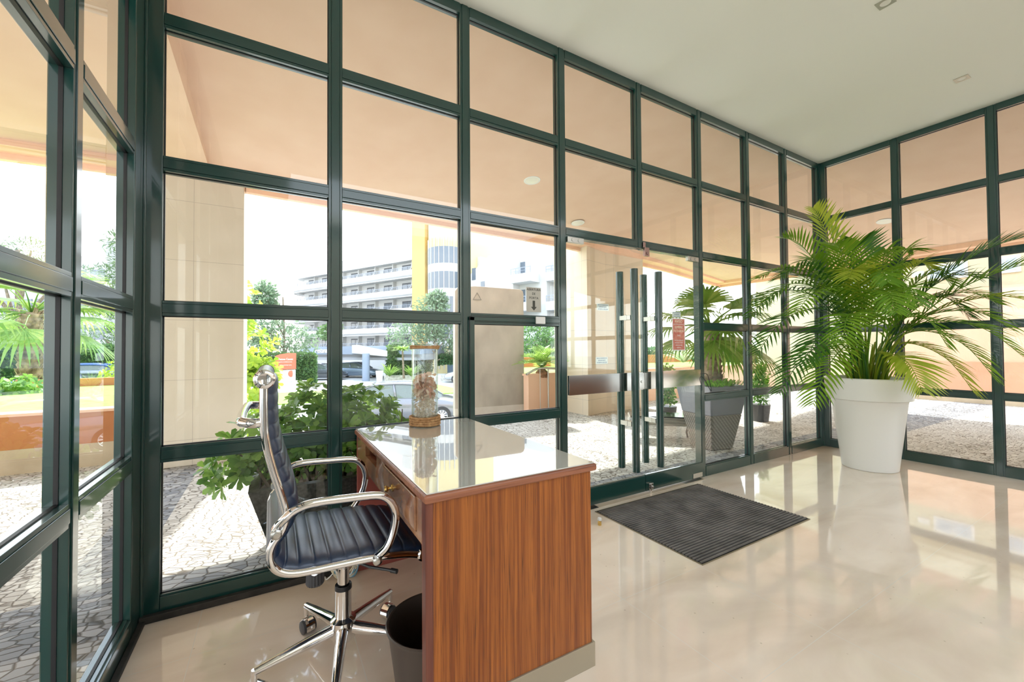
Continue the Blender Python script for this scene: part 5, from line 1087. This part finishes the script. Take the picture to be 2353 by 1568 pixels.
# canopy
q1 = at(690, 790, 40); q2 = at(965, 790, 35); q1.z = q2.z = 0; e3 = (q2-q1).normalized(); n3 = Vector((e3.y, -e3.x, 0)); L3 = (q2-q1).length
def K3(s, d, z): return q1+e3*s+n3*d+Vector((0, 0, z))
def kb(mb, s0, s1, d0, d1, z0, z1): return mb.hexa([K3(s0, d1, z0), K3(s1, d1, z0), K3(s1, d0, z0), K3(s0, d0, z0)], [K3(s0, d1, z1), K3(s1, d1, z1), K3(s1, d0, z1), K3(s0, d0, z1)])
cano = thing('hotel_canopy', 'pale blue entrance canopy with white lettering in front of the hotel', 'canopy', tuple(K3(5, 0, -1.5)))
PBLU = P('pale_blue_paint', (.24, .29, .38), .7)
mb = MB(); kb(mb, 0, L3, -4, 0, .70, 1.45); mb.build('fascia', PBLU, cano); mb = MB(); kb(mb, 0, L3, -4, .2, .20, .42); kb(mb, 0, L3, -3.9, -.3, .42, .75); mb.build('lower_edge', P('pale_grey_paint', (.32, .33, .36), .7), cano)
wa, wb = at(825, 790, 34.5), at(893, 800, 33.5)
mb = MB(); 
V1, V2 = at(822, 785, 35), at(890, 795, 33.8); Vv = (V2-V1); Vv.z = 0
mb.hexa([V1+Vector((0, 0, -.05-V1.z+1.3-.45)), V2+Vector((0, 0, -V2.z+.55)), V2+Vector((0, 3, -V2.z+.55)), V1+Vector((0, 3, -V1.z+.80))], [V1+Vector((0, 0, -V1.z+1.55)), V2+Vector((0, 0, -V2.z+1.02)), V2+Vector((0, 3, -V2.z+1.02)), V1+Vector((0, 3, -V1.z+1.55))]); mb.build('white_slab', HW, cano)
qc = at(841, 830, 34.5); mb = MB().cyl((qc.x, qc.y, -1.5), (qc.x, qc.y, .8), .30, n=24); mb.build('column', PBLU, cano, smooth=True)
LT = q1+e3*((at(739, 790, 38)-q1).dot(e3))+n3*.06+Vector((0, 0, 1.05))
text('Pestana Cascais', .66, Matrix((tuple(e3), (0, 0, 1), tuple(n3))).transposed().to_4x4(), P('sign_white', (.95, .95, .95), .5), None, name='tmp', ext=.03, sx=.72)
tx_ = bpy.data.objects['tmp']; tx_.name = 'lettering'; tx_.data.transform(Matrix.Translation(LT)); tx_.parent = cano; tx_.matrix_parent_inverse = base_matrix(cano).inverted()
mb = MB(); kb(mb, L3*.35, L3*.98, -9, -8.8, -1.5, .3); mb.build('lobby_back', P('dim_blue_wall', (.10, .14, .18), .7), cano)
mb = MB(); kb(mb, -2, L3*.30, -8, -7.8, -1.5, .3); mb.build('side_wall', HW, cano)
q = at(872, 862, 32.6); tag(MB().lathe([(.0001, 0), (.20, 0), (.30, .95), (.26, .95), (.0001, .9)], (q.x, q.y, -1.5), 20).build('white_pot', WHITE, smooth=True), 'small white pot beside the hotel canopy steps', 'pot')
# left far building
p3 = at(-40, 700, 42); p4 = at(245, 700, 40); p3.z = p4.z = 0; e4 = (p4-p3).normalized(); n4 = Vector((e4.y, -e4.x, 0)); L4 = (p4-p3).length
def Q4(mb, s0, s1, d0, d1, z0, z1): 
    g = lambda s, d, z: p3+e4*s+n4*d+Vector((0, 0, z))
    return mb.hexa([g(s0, d1, z0), g(s1, d1, z0), g(s1, d0, z0), g(s0, d0, z0)], [g(s0, d1, z1), g(s1, d1, z1), g(s1, d0, z1), g(s0, d0, z1)])
t = thing('apartment_building', 'white apartment building with bands of windows at the far left', 'building', tuple(p3))
mb = MB(); Q4(mb, 0, L4, -10, 0, -1.5, 10.5); Q4(mb, L4-3.2, L4-.8, -4, -.5, 10.5, 12.2); mb.build('wall', HW, t)
for z in (2.3, 5.0, 7.7):
    for k in range(int(L4/2.1)):
        w_ = MB(); Q4(w_, .3+k*2.1, 1.9+k*2.1, -.02, .06, z, z+1.4); w_.build('window', HGL, t)
